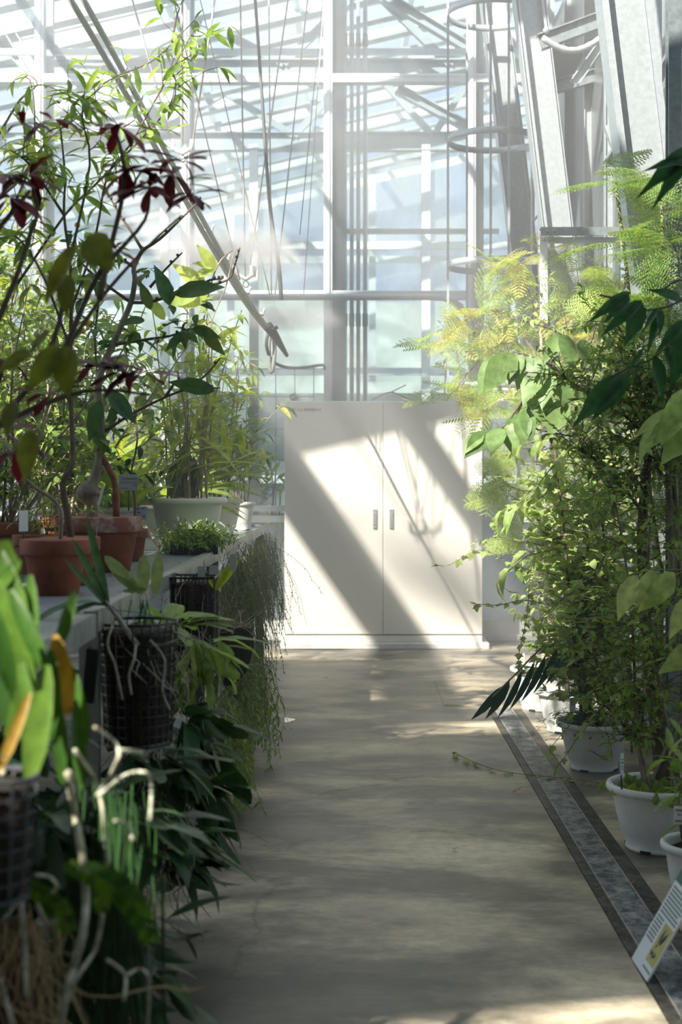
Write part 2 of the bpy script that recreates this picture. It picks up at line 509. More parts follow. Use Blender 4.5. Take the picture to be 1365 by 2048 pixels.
for (x0, x1, y0, y1) in [(-4.0, 3.4, -3.6, -1.95), (-4.0, -3.38, -1.95, -1.42), (-2.68, 3.4, -1.95, -1.42), (-4.0, 3.4, -1.42, 0.48),
                         (-4.0, -3.72, 0.48, .62), (-3.52, 3.4, 0.48, 0.62), (-4.0, 3.4, 0.62, 1.75), (-4.0, -2.6, 1.75, 2.05), (-0.9, 3.4, 1.75, 2.9),
                         (xc, xa1, 2.5, 6.74), (xa2, xb, 2.5, 6.74), (-1.05, -0.75, 2.5, 6.74), (-4.0, 3.4, 6.74, 8.2)]:
    mask_panel(x0, x1, y0, y1)
mb.box(-3.89, -3.88, -3.6, 2.5, .9, 4.75)  # added upright screen, blocks sun coming through the left wall
for xt in (-2.52, -2.47): mb.box(xt, xt + .007, 2.4, 6.95, roofz(xt) + .1, roofz(xt) + .115)
struct('roof_sun_mask', mb, M_screen, 'grey shade screens drawn in strips under the roof glass')

# ------------------------------------------------------------------ back wall
WY = 10.75


def wx(px): return (px - 700) * WY / K


def wz(py): return CAMZ - (py - 940) * WY / K


MUL = [-210, 81, 372, 657, 943, 1230]
mb = MB()
for px in MUL:
    x = wx(px)
    mb.bbox(x - .034, x + .034, WY - .05, WY + .05, 0.10, roofz(x), .005)
    mb.box(x - .012, x + .012, WY - .062, WY - .05, 0.10, roofz(x))
for py, h in ((159, .07), (591, .066), (1017, .042), (1038, .05)):
    z = wz(py)
    mb.bbox(-3.6, 2.2, WY - .045, WY + .045, z - h / 2, z + h / 2, .005)
mb.box(-3.6, 2.2, WY - .049, WY - .045, wz(155) - .004, wz(155) + .004)
struct('wall_back', mb, M_white_metal, 'white metal grid of the glazed end wall')
mb = MB(); mb.bbox(-3.6, 2.2, WY - .09, WY + .10, 0.0, 0.145, .006); mb.bbox(-3.6, 2.2, WY - .12, WY + .10, 0.0, 0.05, .006)
struct('baseboard_back', mb, mat('painted_kerb', (0.62, 0.63, 0.60), 0.6, var=0.15, scale=6), 'white painted kerb under the glazed end wall')
rows = [(.145, wz(1048), 'l'), (wz(1010), wz(600), 'c'), (wz(582), wz(168), 'c'), (wz(150), 5.4, 'c')]
n = 1
for i in range(len(MUL) - 1):
    for (z0, z1, kd) in rows:
        x0 = wx(MUL[i]) + .034; x1 = wx(MUL[i + 1]) - .034
        mb = MB(); mb.box(x0, x1, WY - .004, WY + .004, z0, min(z1, roofz(x0) + .1))
        struct('window_%d' % n, mb, M_glass_l if kd == 'l' else M_glass); n += 1

# grey door frame posts behind the glass beside the cabinet
M_bluegrey = mat('blue_grey_paint', (0.28, 0.34, 0.36), 0.5, var=0.2)
# ------------------------------------------------------------------ side walls
mb = MB()
Y = -3.6
while Y < 10.8:
    mb.bbox(-3.98, -3.9, Y - .03, Y + .03, 0, roofz(-3.9), .005); Y += 1.2
for z in (0.1, 1.0, 2.6, 4.2): mb.bbox(-3.97, -3.91, -3.6, 10.8, z - .03, z + .03, .005)
struct('wall_left', mb, M_white_metal, 'white glazing bars of the left side wall')
mb = MB(); mb.box(-3.944, -3.936, -3.6, 10.7, .1, 4.6)
struct('window_30', mb, M_glass)

# right: lean-to side wall behind the inclined columns
RX = 2.15
mb = MB()
Y = -3.6
while Y < 10.8:
    mb.bbox(RX - .03, RX + .03, Y - .03, Y + .03, 0, roofz(RX), .005); Y += 0.8
for z in (0.1, 1.0, 2.6, 4.2): mb.bbox(RX - .03, RX + .03, -3.6, 10.8, z - .03, z + .03, .005)
struct('wall_right', mb, M_galv, 'grey steel glazing bars of the right side wall')
mb = MB(); mb.box(RX + .036, RX + .044, -3.6, 10.7, .1, 5.8)
struct('window_31', mb, glassmat('frosted_side_glass', dirt=0.30, dcol=(0.6, 0.65, 0.66)))

# added unseen wall behind the camera, dark screening for the near end
mb = MB(); mb.box(-4, 3.4, -3.75, -3.65, 0, 5.8)
struct('front_screen', mb, mat('front_screen_grey', (0.35, 0.37, 0.36), 0.8), 'plain grey wall closing the near end of the greenhouse')

# ------------------------------------------------------------------ outside / next bay
mb = MB(); mb.box(-60, 60, 10.9, 120, -.35, -.02); mb.box(-60, -4, -10, 10.9, -.35, -.02); mb.box(4, 60, -10, 10.9, -.35, -.02)
struct('ground', mb, mat('outside_ground', (0.42, 0.42, 0.36), 0.9, var=0.3, scale=1.2), 'pale ground outside the glass')

mb = MB()
for Y, d in ((12.7, 0), (15.1, .08)):
    mb.hbeam((-3.8, Y, 4.92 - d), (3.2, Y, 4.92 - d), .12, .20, .014, (0, 1, 0))
struct('trim_4', mb, M_galv_f, 'steel truss chords spanning the bay beyond the glass')
mb = MB()
for Y, d in ((12.7, 0), (15.1, .08)):
    x = -3.6; up = True
    while x < 3.0:
        z0 = 4.98 - d; z1 = roofz(x + .75) + .05
        a_, b_ = ((x, Y, z0), (x + .75, Y, z1)) if up else ((x, Y, roofz(x) + .05), (x + .75, Y, z0))
        mb.beam(a_, b_, .07, .07, (0, 1, 0)); x += .75; up = not up
struct('trim_5', mb, M_galv_f, 'steel truss diagonals above the chord beyond the glass')
mb = MB()
for px in (-60, 330, 508, 852, 1200):
    x = (px - 700) * 15.1 / K
    mb.hbeam((x, 15.1, 0), (x, 15.1, 4.8), .09, .10, .012, (1, 0, 0))
for z in (3.72, 2.36, 1.2): mb.box(-6, 4, 15.07, 15.13, z - .04, z + .04)
struct('trim_6', mb, M_white_metal, 'white posts and rails of the far glazed wall')
mb = MB(); mb.box(-6, 4, 15.13, 15.138, 0.1, 4.8)
struct('window_32', mb, M_glass_l)
mb = MB()
for px in (-110, 176, 462, 745, 1030):
    x = (px - 700) * 20 / K * 1.0
    mb.box(x - .05, x + .05, 19.95, 20.05, 0, 5.6)
for z in (2.3, 4.3): mb.box(-8, 6, 19.95, 20.05, z - .05, z + .05)
struct('trim_7', mb, M_white_metal, 'white end frame of the far bay')
# blue-grey service post against the back of the glazing
mb = MB()
for px0, px1, y in ((499, 517, 11.3),):
    mb.box((px0 - 700) * y / K, (px1 - 700) * y / K, y, y + .08, 0, 2.75)
mb.box((374 - 700) * 11.1 / K, (388 - 700) * 11.1 / K, 11.1, 11.16, 0, 5.2)
mb.box((664 - 700) * 11.1 / K, (690 - 700) * 11.1 / K, 11.1, 11.16, 0, 5.2)
mb.box((952 - 700) * 11.1 / K, (968 - 700) * 11.1 / K, 11.1, 11.16, 0, 5.2)
mb.box((92 - 700) * 11.1 / K, (106 - 700) * 11.1 / K, 11.1, 11.16, 0, 5.2)
struct('trim_8', mb, M_bluegrey, 'blue-grey posts standing just behind the glass wall')
mb = MB()
mb.box(-3, 3, 11.24, 11.28, CAMZ + (940 - 110) * 11.26 / K, CAMZ + (940 - 98) * 11.26 / K)
mb.box(-.2, 1.2, 11.24, 11.28, CAMZ + (940 - 468) * 11.26 / K, CAMZ + (940 - 458) * 11.26 / K)
struct('trim_9', mb, M_white_metal, 'white cross rails behind the glass wall')
# long braces of the next bay
mb = MB()
for a_, b_ in ((P(770, -5, 12.2), P(945, 100, 12.2)), (P(795, 178, 13.2), P(950, 262, 13.2)), (P(130, -30, 12), P(330, 260, 12)), (P(0, 30, 11.8), P(72, 150, 11.8)),
               (P(-60, 20, 11.9), P(60, 140, 11.9)), (P(935, -20, 12.4), P(820, -60, 12.4))):
    mb.hbeam(a_, b_, .11, .09, .012, (0, 1, 0))
struct('trim_10', mb, M_galv_f, 'diagonal steel braces of the bay beyond the glass')
# cream screen wall of the next bay, low, with its sill
M_cream = mat('cream_panel', (0.66, 0.64, 0.56), 0.7, var=0.08, scale=2)
mb = MB(); mb.box(-6, 3.2, 16.4, 16.5, 0, 2.2)
struct('wall_far', mb, M_cream, 'cream panelled wall seen dimly beyond the glass')
mb = MB(); mb.box(-3.6, -.5, 12.4, 12.9, .0, .92); mb.box(1.1, 3.2, 12.4, 12.9, 0, .6)
struct('trim_11', mb, mat('planter_wall', (0.5, 0.52, 0.5), 0.7, var=0.2), 'low grey planting bench wall beyond the glass')

# hills
rh = random.Random(3)
mb = MB(); nx, ny = 90, 10
vv = []
for j in range(ny + 1):
    for i in range(nx + 1):
        x = -55 + 110 * i / nx; y = 62 + 20 * j / ny
        t = j / ny
        h = (7.0 + 3.2 * noise.noise(Vector((x * .05, 0.3, 1))) + 1.2 * noise.noise(Vector((x * .25, 2, 1)))) * sin(pi * min(1, t * 1.0 + .02)) ** .5 * 1.5 + .8 * noise.noise(Vector((x * .9, y * .5, 0)))
        vv.append((x, y, max(-.3, h * (1 if 0 < j < ny else 0) - .3)))
ff = [(j * (nx + 1) + i, j * (nx + 1) + i + 1, (j + 1) * (nx + 1) + i + 1, (j + 1) * (nx + 1) + i) for j in range(ny) for i in range(nx)]
mb.add(vv, ff, 0, True)
o = struct('hill', mb, mat('wooded_hill_haze_tint', (0.46, 0.50, 0.46), 0.95, col2=(0.27, 0.32, 0.28), scale=.6), 'hazy wooded hillside outside')  # pale tone paints the distance haze onto the hill

# ------------------------------------------------------------------ inclined columns on the right
def colx(z): return 1.172 - .12 * (z - 3.31)


def dark_recess_h(p0, p1, w, h, t, side): pass


for i, (Y, lab) in enumerate(((6.0, 'big galvanised H-section column leaning inwards above the right-hand plants'), (8.4, 'galvanised H-section column leaning inwards behind the ladder cage'),
                              (9.9, 'third leaning galvanised column close to the glass end wall'))):
    c = thing('steel_column', (colx(0), Y, 0), lab, 'column')
    zt = roofz(0.9)
    p0 = Vector((colx(0), Y, 0)); p1 = Vector((colx(zt), Y, zt))
    w = .20 if i == 0 else .17
    a = MB(); s1 = Vector((1, 0, .12)).normalized()
    # web faces the path, flanges run front to back
    d = (p1 - p0).normalized()
    a.beam(p0, p1, w - .02, .010, s1)
    a.build('web', M_galv, c)
    for q in (-1, 1):
        a = MB(); o_ = s1 * q * w / 2
        a.beam(p0 + o_, p1 + o_, .012, .15, s1)
        lip = Vector((0, -.07, 0))
        a.beam(p0 + o_ + lip - s1 * q * .012, p1 + o_ + lip - s1 * q * .012, .022, .010, s1)
        a.build('flange', M_galv, c)
    a = MB(); a.bbox(p0.x - w * .8, p0.x + w * .8, Y - .13, Y + .13, 0, .025, .003); a.build('base_plate', M_galv_d, c)

# straight posts at the extreme right
for px, w, Y, lab, m_ in ((1348, .05, 5.4, 'dark upright steel post at the right edge of the picture', M_galv_d), (1316, .035, 6.9, 'narrow upright channel behind the big leaning column', M_galv)):
    x = (px - 700) * Y / K
    a = MB(); a.hbeam((x, Y, 0), (x, Y, roofz(x) - .02), w, w * 1.2, .008, (1, 0, 0))
    o = a.build('steel_post', m_); tag(o, lab, 'post')
# cross braces top right
for i, (a_, b_, w, lab) in enumerate(((P(1222, 330, 7.4), P(1400, 20, 7.4), .10, 'wide diagonal brace crossing behind the big leaning column'),
                       (P(1330, 560, 7.6), P(1215, 250, 7.6), .05, 'thin diagonal brace low behind the big leaning column'),
                       (P(1150, 165, 8.0), P(1260, 10, 8.0), .07, 'short diagonal brace beside the walkway'))):
    a = MB(); a.hbeam(a_, b_, w, w * .8, .008, (0, 1, 0)); o = a.build('diagonal_brace', M_galv if i else M_galv_d); tag(o, lab, 'brace')
# horizontal bracket angle with a knee, bolts
br = thing('bracket', P(1170, 470, 7.3), 'steel angle bracket with bolts fixed across the leaning columns', 'bracket')
Yb = 7.3
a = MB(); p0, p1 = P(1082, 463, Yb), P(1256, 463, Yb)
a.box(p0.x, p1.x, Yb - .01, Yb + .0, p0.z - .022, p0.z + .022); a.box(p0.x, p1.x, Yb, Yb + .06, p0.z + .014, p0.z + .022)
a.build('top_angle', M_galv_d, br)
a = MB(); p0, p1 = P(1082, 481, Yb + .05), P(1240, 481, Yb + .05)
a.box(p0.x, p1.x, Yb + .04, Yb + .05, p0.z - .016, p0.z + .016); a.build('lower_angle', M_white_metal, br)
a = MB(); p0, p1 = P(1088, 475, Yb + .03), P(1088, 640, Yb + .03); a.box(p0.x - .02, p0.x + .02, Yb + .02, Yb + .03, p1.z, p0.z); a.build('hanger', M_white_metal, br)
a = MB(); a.beam(P(1105, 500, Yb + .03), P(1160, 600, Yb + .03), .03, .008, (1, 0, 0)); a.build('knee', M_galv, br)
for px, py in ((1096, 463), (1110, 463), (1090, 481), (1100, 481)):
    q = P(px, py, Yb - .014); a = MB(); a.tube([q, q + Vector((0, -.012, 0))], .009, 6); a.build('bolt', M_galv_d, br)

# posts of the side glazing seen between the columns
for px, Y in ((1063, 9.2), (1215, 8.9)):
    pass
M_smoke = mat('grey_side_panel', (0.17, 0.20, 0.21), 0.3, 0.2, var=0.5, scale=1.8, stretch=(1, 1, .3))
mb = MB()
mb.box(1.50, 1.53, 7.9, 10.6, 1.6, 4.6)
struct('wall_inner', mb, M_smoke, 'smoky grey panel wall seen between the leaning columns')
for i, Y in enumerate((8.0, 8.7, 9.5, 10.3)):
    a = MB(); a.hbeam((1.48, Y, 0), (1.48, Y, 5.6), .04, .05, .006, (0, 1, 0)); o = a.build('steel_stud', M_galv); tag(o, 'slim upright steel stud in front of the smoky panel wall', 'stud', 'steel studs of the panel wall')

# perforated walkway with channel
wk = thing('walkway', P(1150, 60, 8.2), 'perforated metal walkway high between the leaning columns', 'walkway')


def perf_mat():
    m, nt, N, L, b = nodes_of('perforated_plate')
    b.inputs['Base Color'].default_value = (.25, .28, .3, 1); b.inputs['Metallic'].default_value = .5; b.inputs['Roughness'].default_value = .45
    tc = N.new('ShaderNodeTexCoord'); vo = N.new('ShaderNodeTexVoronoi'); vo.inputs['Scale'].default_value = 55; vo.inputs['Randomness'].default_value = 0
    L.new(tc.outputs['Object'], vo.inputs['Vector'])
    mt = N.new('ShaderNodeMath'); mt.operation = 'GREATER_THAN'; mt.inputs[1].default_value = .36
    L.new(vo.outputs['Distance'], mt.inputs[0]); L.new(mt.outputs['Value'], b.inputs['Alpha'])
    return m


M_perf = perf_mat()
a = MB(); a.box(1.16, 1.47, 8.62, 9.5, 3.90, 3.908); a.build('plate', M_perf, wk)
a = MB(); a.hbeam(P(1080, 85, 8.0), P(1215, 35, 8.0), .06, .09, .008, (0, 1, 0)); a.build('side_channel', M_galv_d, wk)
a = MB(); a.hbeam(P(1090, 180, 8.6), P(1230, 140, 8.6), .05, .08, .008, (0, 1, 0)); a.build('side_channel', M_galv_d, wk)
for px, py in ((1093, 62), (1200, 28)):
    q = P(px, py, 7.94); a = MB(); a.tube([q, q + Vector((0, -.02, 0))], .02, 6); a.build('bolt', M_galv, wk)
fc = thing('flexible_hose', P(1150, 90, 7.9), 'ribbed metal hose looped under the walkway', 'hose')
a = MB(); pts = [P(1085 + 120 * t, 75 + 26 * sin(pi * t), 7.9) for t in [i / 14 for i in range(15)]]; a.tube(pts, [.018 + .003 * (i % 2) for i in range(15)], 8); a.build('tube', M_galv, fc)

# ladder with safety cage
LY = 9.6
ld = thing('cage_ladder', ((1070 - 700) * LY / K, LY, 0), 'steel ladder with round safety hoops in front of the glass wall', 'ladder')
for px in (1066, 1081):
    x = (px - 700) * (LY + (.0 if px == 1066 else -.35)) / K
    y = LY + (.0 if px == 1066 else -.35)
    a = MB(); a.tube([(x, y, .3), (x, y, 5.4)], .014, 8); a.build('rail', mat('pinkish_steel', (.52, .47, .44), .4, .5, var=.2), ld)
z = .6
while z < 5.3:
    xa = (1066 - 700) * LY / K; xb_ = (1081 - 700) * (LY - .35) / K
    a = MB(); a.tube([(xa, LY, z), (xb_, LY - .35, z)], .009, 6); a.build('rung', M_galv, ld); z += .3
cx = (985 - 700) * (LY - .15) / K; rr_ = .30
for py in (30, 282, 532, 775):
    z = CAMZ + (940 - py) * (LY - .15) / K
    a = MB(); pts = []
    n_ = 28
    vs_ = []
    for i in range(n_ + 1):
        t = radians(48) + radians(264) * i / n_
        for dz in (-.022, .022):
            for rr2 in (rr_, rr_ + .004):
                vs_.append((cx + rr2 * cos(t), LY - .17 + rr2 * sin(t), z + dz))
    for (yy, tt) in ((0, 0),):
        pass
    fs = []
    for i in range(n_):
        b0 = i * 4; b1 = b0 + 4
        fs += [(b0, b1, b1 + 2, b0 + 2), (b0 + 1, b0 + 3, b1 + 3, b1 + 1), (b0, b0 + 1, b1 + 1, b1), (b0 + 2, b1 + 2, b1 + 3, b0 + 3)]
    a.add(vs_, fs, 0, True)
    e0 = Vector((cx + rr_ * cos(radians(48)), LY - .17 + rr_ * sin(radians(48)), z)); e1 = Vector((cx + rr_ * cos(radians(312)), LY - .17 + rr_ * sin(radians(312)), z))
    a.beam(e0, (((1066 - 700) * LY / K), LY, z), .044, .005, (0, 0, 1)); a.beam(e1, ((1081 - 700) * (LY - .35) / K, LY - .35, z), .044, .005, (0, 0, 1))
    a.build('hoop', M_galv, ld)
for t in (180, 262, 285, 120):
    x, y = cx + rr_ * cos(radians(t)), LY - .17 + rr_ * sin(radians(t))
    a = MB(); a.box(x - .008, x + .008, y - .003, y + .003, CAMZ + (940 - 790) * LY / K, 5.5); a.build('cage_bar', M_galv, ld)

# ------------------------------------------------------------------ pipes
for i, (px, r_) in enumerate(((690, .018), (704, .017), (717, .016), (731, .018))):
    y = 11.22; x = (px - 700) * y / K
    p = thing('service_pipe', (x, y, 0), 'grey vertical pipe in a bank of four behind the glass above the cabinet', 'pipe', 'bank of four service pipes')
    a = MB(); a.tube([(x, y, 0), (x, y, 5.4)], r_, 10); a.build('pipe_run', M_galv, p)
    a = MB()
    for z in (CAMZ + (940 - 80) * y / K, CAMZ + (940 - 640) * y / K):
        a = MB(); a.tube([(x, y, z - .05), (x, y, z + .05)], r_ * 1.3, 10); a.build('coupling', M_galv_d, p)
# round tube rail that runs along the transom and bends down at the right
Yp = 10.3; a = MB(); r_ = .024
pts = [P(-60, 594, Yp), P(300, 594, Yp), P(850, 594, Yp)]
for i in range(1, 9):
    t = i / 8 * pi / 2
    pts.append(P(872 + 74 * sin(t), 668 - 74 * cos(t), Yp))
pts.append(P(946, 740, Yp)); pts.append(P(946, 780, Yp + .38))
a.tube(pts, r_, 12)
o = a.build('rail_pipe', M_galv); tag(o, 'grey round pipe running level along the glass wall and bending down by the ladder', 'pipe')
# ------------------------------------------------------------------ control cabinet
M_cab = mat('ivory_enamel', (0.82, 0.79, 0.73), 0.42, var=0.03, scale=3)
M_gap = mat('cabinet_gap', (0.10, 0.10, 0.09), 0.8)
CX0, CX1, CY = -.477, .969, 10.2
cab = thing('control_cabinet', ((CX0 + CX1) / 2, 10.4, 0), 'tall ivory two-door control cabinet at the end of the path', 'cabinet')
a = MB(); a.bbox(CX0, CX1, CY + .016, 10.63, .098, 1.803, .006); a.build('body', M_cab, cab)
a = MB(); a.bbox(CX0 + .002, CX1 - .002, CY + .006, 10.6, .045, .094, .003); a.build('kick_strip', M_cab, cab)
a = MB(); a.bbox(CX0 - .03, CX1 + .045, CY - .06, 10.64, .0, .045, .006); a.build('plinth', mat('plinth_concrete', (0.70, 0.71, 0.70), 0.7, var=.12, scale=10), cab)
a = MB(); a.box(.2405, .2475, CY + .004, CY + .016, .11, 1.795); a.build('seam', M_gap, cab)
for (x0, x1, hx) in ((CX0 + .002, .2425, .185), (.2455, CX1 - .002, .305)):
    d = MB(); d.bbox(x0, x1, CY - .002, CY + .014, .103, 1.80, .004)
    dr = d.build('door', M_cab, cab)
    zc = CAMZ - (1038 - 940) * CY / K
    hs = MB(); hs.bbox(hx - .016, hx + .016, CY - .012, CY - .002, zc - .072, zc + .072, .003)
    h = hs.build('handle', mat('handle_chrome', (.55, .56, .56), .3, .7), None)
    h.parent = dr
    h.location = -Vector(cab.location) - Vector(dr.location)
    h.location = (0, 0, 0)
    hs = MB(); hs.bbox(hx - .011, hx + .011, CY - .019, CY - .012, zc - .045, zc + .05, .003); hs.tube([(hx, CY - .012, zc - .058), (hx, CY - .018, zc - .058)], .008, 10)
    h2 = hs.build('lever', mat('handle_grey', (.38, .39, .39), .35, .5), None); h2.parent = dr


def text_mesh(name, body, size, loc, rot, m, parent=None, extr=0.0006, align='LEFT', sx=1.0):
    cu = bpy.data.curves.new(name, 'FONT'); cu.body = body; cu.size = size; cu.extrude = extr; cu.align_x = align
    cu.resolution_u = 3
    ob = bpy.data.objects.new(name + '_tmp', cu); COL.objects.link(ob)
    dg = bpy.context.evaluated_depsgraph_get()
    me = bpy.data.meshes.new_from_object(ob.evaluated_get(dg))
    bpy.data.objects.remove(ob)
    me.transform(Matrix.Diagonal((sx, 1, 1, 1)))
    me.materials.clear(); me.materials.append(m)
    o = bpy.data.objects.new(name, me); COL.objects.link(o)
    o.rotation_euler = rot
    o.location = Vector(loc) - (Vector(parent.location) if parent else Vector((0, 0, 0)))
    if parent: o.parent = parent
    return o


q = P(577, 822, CY)
text_mesh('lettering', '温室1-2-6 制御盤BOX', .0255, (q.x, CY - .0035, q.z), (pi / 2, 0, 0), M_ink, cab)
# ------------------------------------------------------------------ plant kit
def leaf_tpl(kind='ovate', curl=0.35, fold=0.25, wav=0.0, n=5):
    """unit leaf, along +x, upper face +z"""
    prof = {
        'ovate': [(0, .0), (.12, .12), (.35, .205), (.6, .175), (.82, .08), (1, 0)],
        'lance': [(0, .0), (.15, .085), (.4, .13), (.65, .105), (.85, .05), (1, 0)],
        'obovate': [(0, .0), (.2, .09), (.5, .16), (.75, .19), (.93, .10), (1, 0)],
        'round': [(0, .0), (.1, .25), (.35, .42), (.65, .40), (.9, .2), (1, 0)],
        'strap': [(0, .03), (.2, .05), (.4, .055), (.6, .05), (.8, .04), (1, 0)],
        'grass': [(0, .012), (.2, .02), (.4, .022), (.6, .02), (.8, .012), (1, 0)],
        'orchid': [(0, .03), (.15, .085), (.4, .12), (.7, .12), (.92, .07), (1, .0)],
        'accum': [(0, .0), (.12, .11), (.32, .17), (.55, .15), (.74, .07), (1, 0)],
    }[kind]
    v = []; f = []
    x = z = 0.0; px = 0.0
    for i, (t, w) in enumerate(prof):
        ds = t - px; px = t
        a = -curl * t * 1.6
        x += ds * cos(a); z += ds * sin(a)
        q = wav * (1 if i % 2 else -1)
        v += [(x, -w, z + w * fold + q * w), (x, 0, z), (x, w, z + w * fold - q * w)]
    for i in range(len(prof) - 1):
        b = i * 3; c = b + 3
        f += [(b, b + 1, c + 1, c), (b + 1, b + 2, c + 2, c + 1)]
    return v, f


def maple_tpl(curl=0.2):
    """small three to five lobed leaf"""
    out = [(0.0, 0.0), (.06, .16), (-.02, .42), (.22, .36), (.40, .62), (.52, .30), (.72, .22), (1.0, 0.0)]
    v = [(.3, 0, 0)]
    for x, y in out: v.append((x, y, -curl * (x * x + y * y) * .5 + .06 * abs(y)))
    for x, y in reversed(out[1:-1]): v.append((x, -y, -curl * (x * x + y * y) * .5 + .06 * abs(y)))
    n = len(v) - 1
    f = [(0, 1 + i, 1 + (i + 1) % n) for i in range(n)]
    return v, f


def pinnate_tpl(npair=13, ll=.2, lw=.05, droop=.3, kind='lance'):
    """feathery leaf: axis with paired leaflets"""
    v = []; f = []
    x = z = 0
    pts = []
    for i in range(npair + 1):
        t = i / npair; a = -droop * t * 1.4
        pts.append((x, z)); x += cos(a) / npair; z += sin(a) / npair
    for i in range(npair):
        (x0, z0), (x1, z1) = pts[i], pts[i + 1]
        b = len(v); v += [(x0, -.004, z0), (x0, .004, z0), (x1, .004, z1), (x1, -.004, z1)]; f.append((b, b + 1, b + 2, b + 3))
        t = (i + .6) / npair
        L_ = ll * (sin(pi * min(1, .12 + t * .86)) ** .6)
        for s in (-1, 1):
            b = len(v)
            e = (x0 + L_ * .45, s * L_, z0 - L_ * .25); m = ((x0 * 2 + e[0]) / 3, s * L_ * .4, z0)
            v += [(x0, 0, z0), (m[0] + lw * .5, m[1], m[2] - .01), e, (m[0] - lw * .5, m[1], m[2] - .01)]
            f.append((b, b + 1, b + 2, b + 3) if s > 0 else (b, b + 3, b + 2, b + 1))
    return v, f


def bipinnate_tpl(npair=9, droop=.35):
    """twice-divided feathery frond"""
    sv, sf = pinnate_tpl(8, .20, .085, .15)
    v = []; f = []; x = z = 0
    for i in range(npair):
        t = i / npair; a = -droop * t * 1.5
        nx, nz = x + cos(a) / npair, z + sin(a) / npair
        b = len(v); v += [(x, -.005, z), (x, .005, z), (nx, .005, nz), (nx, -.005, nz)]; f.append((b, b + 1, b + 2, b + 3))
        L_ = .40 * (sin(pi * min(1, .18 + t * .8)) ** .7)
        for s in (-1, 1):
            an = radians(58) * s; b = len(v)
            for (q, w, h) in sv:
                q, w, h = q * L_, w * L_, h * L_
                v.append((x + q * cos(an) - w * sin(an), q * sin(an) + w * cos(an), z + h - abs(q) * .18))
            f += [tuple(k + b for k in g) for g in sf]
        x, z = nx, nz
    return v, f


TP = {}


def tpls(kind):
    if kind in TP: return TP[kind]
    if kind == 'maple': l = [maple_tpl(c) for c in (.1, .35, .6)]
    elif kind == 'feather': l = [bipinnate_tpl(9, d) for d in (.15, .4, .6)]
    elif kind == 'pinnate': l = [pinnate_tpl(12, .22, .06, d) for d in (.1, .3, .5)]
    elif kind == 'curled': l = [leaf_tpl('lance', c, .5) for c in (1.4, 1.8, 1.1)]
    elif kind == 'rice': l = [([(0, 0, 0), (.4, .16, .03), (1, 0, -.08), (.4, -.16, .03)], [(0, 1, 2, 3)])]
    else: l = [leaf_tpl(kind, c, f, w) for c, f, w in ((.15, .3, .05), (.45, .25, -.06), (.7, .4, .0), (.3, .15, .08))]
    TP[kind] = l
    return l


def put(mb, tpl, pos, d, up, s, mi=0, wscale=1.0):
    d = Vector(d).normalized(); up = Vector(up)
    y = up.cross(d)
    if y.length < 1e-3: y = Vector((1, 0, 0)).cross(d)
    if y.length < 1e-3: y = Vector((0, 1, 0))
    y.normalize(); z = d.cross(y)
    px_, py_, pz_ = pos
    ax, ay, az = d * s; bx, by, bz = y * s * wscale; cx_, cy_, cz_ = z * s
    v, f = tpl; o = len(mb.v)
    mb.v.extend([(px_ + ax * a + bx * b + cx_ * c, py_ + ay * a + by * b + cy_ * c, pz_ + az * a + bz * b + cz_ * c) for a, b, c in v])
    mb.f.extend([tuple(i + o for i in g) for g in f])
    mb.m.extend([mi] * len(f)); mb.sm.extend([True] * len(f))


def stemline(rg, p, d, L, wob=.15, up=.1, n=8):
    p = Vector(p); d = Vector(d).normalized(); pts = [p.copy()]
    for i in range(n):
        d = (d + Vector((rg.gauss(0, wob), rg.gauss(0, wob), rg.gauss(0, wob) + up))).normalized()
        p = p + d * L / n; pts.append(p.copy())
    return pts


def smoothline(pts, k=3):
    """Catmull-Rom through the given points"""
    pts = [Vector(p) for p in pts]
    if len(pts) < 3: return pts
    out = []
    for i in range(len(pts) - 1):
        p0 = pts[max(0, i - 1)]; p1 = pts[i]; p2 = pts[i + 1]; p3 = pts[min(len(pts) - 1, i + 2)]
        for j in range(k):
            t = j / k
            out.append(.5 * ((2 * p1) + (p2 - p0) * t + (2 * p0 - 5 * p1 + 4 * p2 - p3) * t * t + (-p0 + 3 * p1 - 3 * p2 + p3) * t ** 3))
    out.append(pts[-1])
    return out


def leaves_along(rg, mb, pts, kind, size, gap, start=.15, side=.8, drop=.2, jit=.35, mi=(0,), pair=False, tipn=2, upv=(0, 0, 1)):
    tp = tpls(kind); acc = 0; tot = sum((pts[i + 1] - pts[i]).length for i in range(len(pts) - 1)); run = 0; nxt = tot * start; sgn = 1
    upv = Vector(upv)
    for i in range(len(pts) - 1):
        seg = pts[i + 1] - pts[i]; l = seg.length
        if l < 1e-6: continue
        t = seg / l
        while nxt <= run + l:
            p = pts[i] + t * (nxt - run)
            lat = t.cross(Vector((rg.gauss(0, .3), rg.gauss(0, .3), 1)))
            if lat.length < .1: lat = Vector((rg.random() - .5, rg.random() - .5, 0))
            lat.normalize()
            for s in ((sgn, -sgn) if pair else (sgn,)):
                d = t * (1 - side * .6) + lat * s * side + Vector((rg.gauss(0, jit), rg.gauss(0, jit), rg.gauss(0, jit) - drop))
                u = upv + Vector((rg.gauss(0, .3), rg.gauss(0, .3), 0))
                put(mb, rg.choice(tp), p, d, u, size * rg.uniform(.7, 1.2), rg.choice(mi))
            sgn = -sgn; nxt += gap * rg.uniform(.7, 1.3)
        run += l
    for k in range(tipn):
        d = t + Vector((rg.gauss(0, .5), rg.gauss(0, .5), rg.gauss(0, .4) - drop))
        put(mb, rg.choice(tp), pts[-1], d, (0, 0, 1), size * rg.uniform(.6, 1.1), rg.choice(mi))


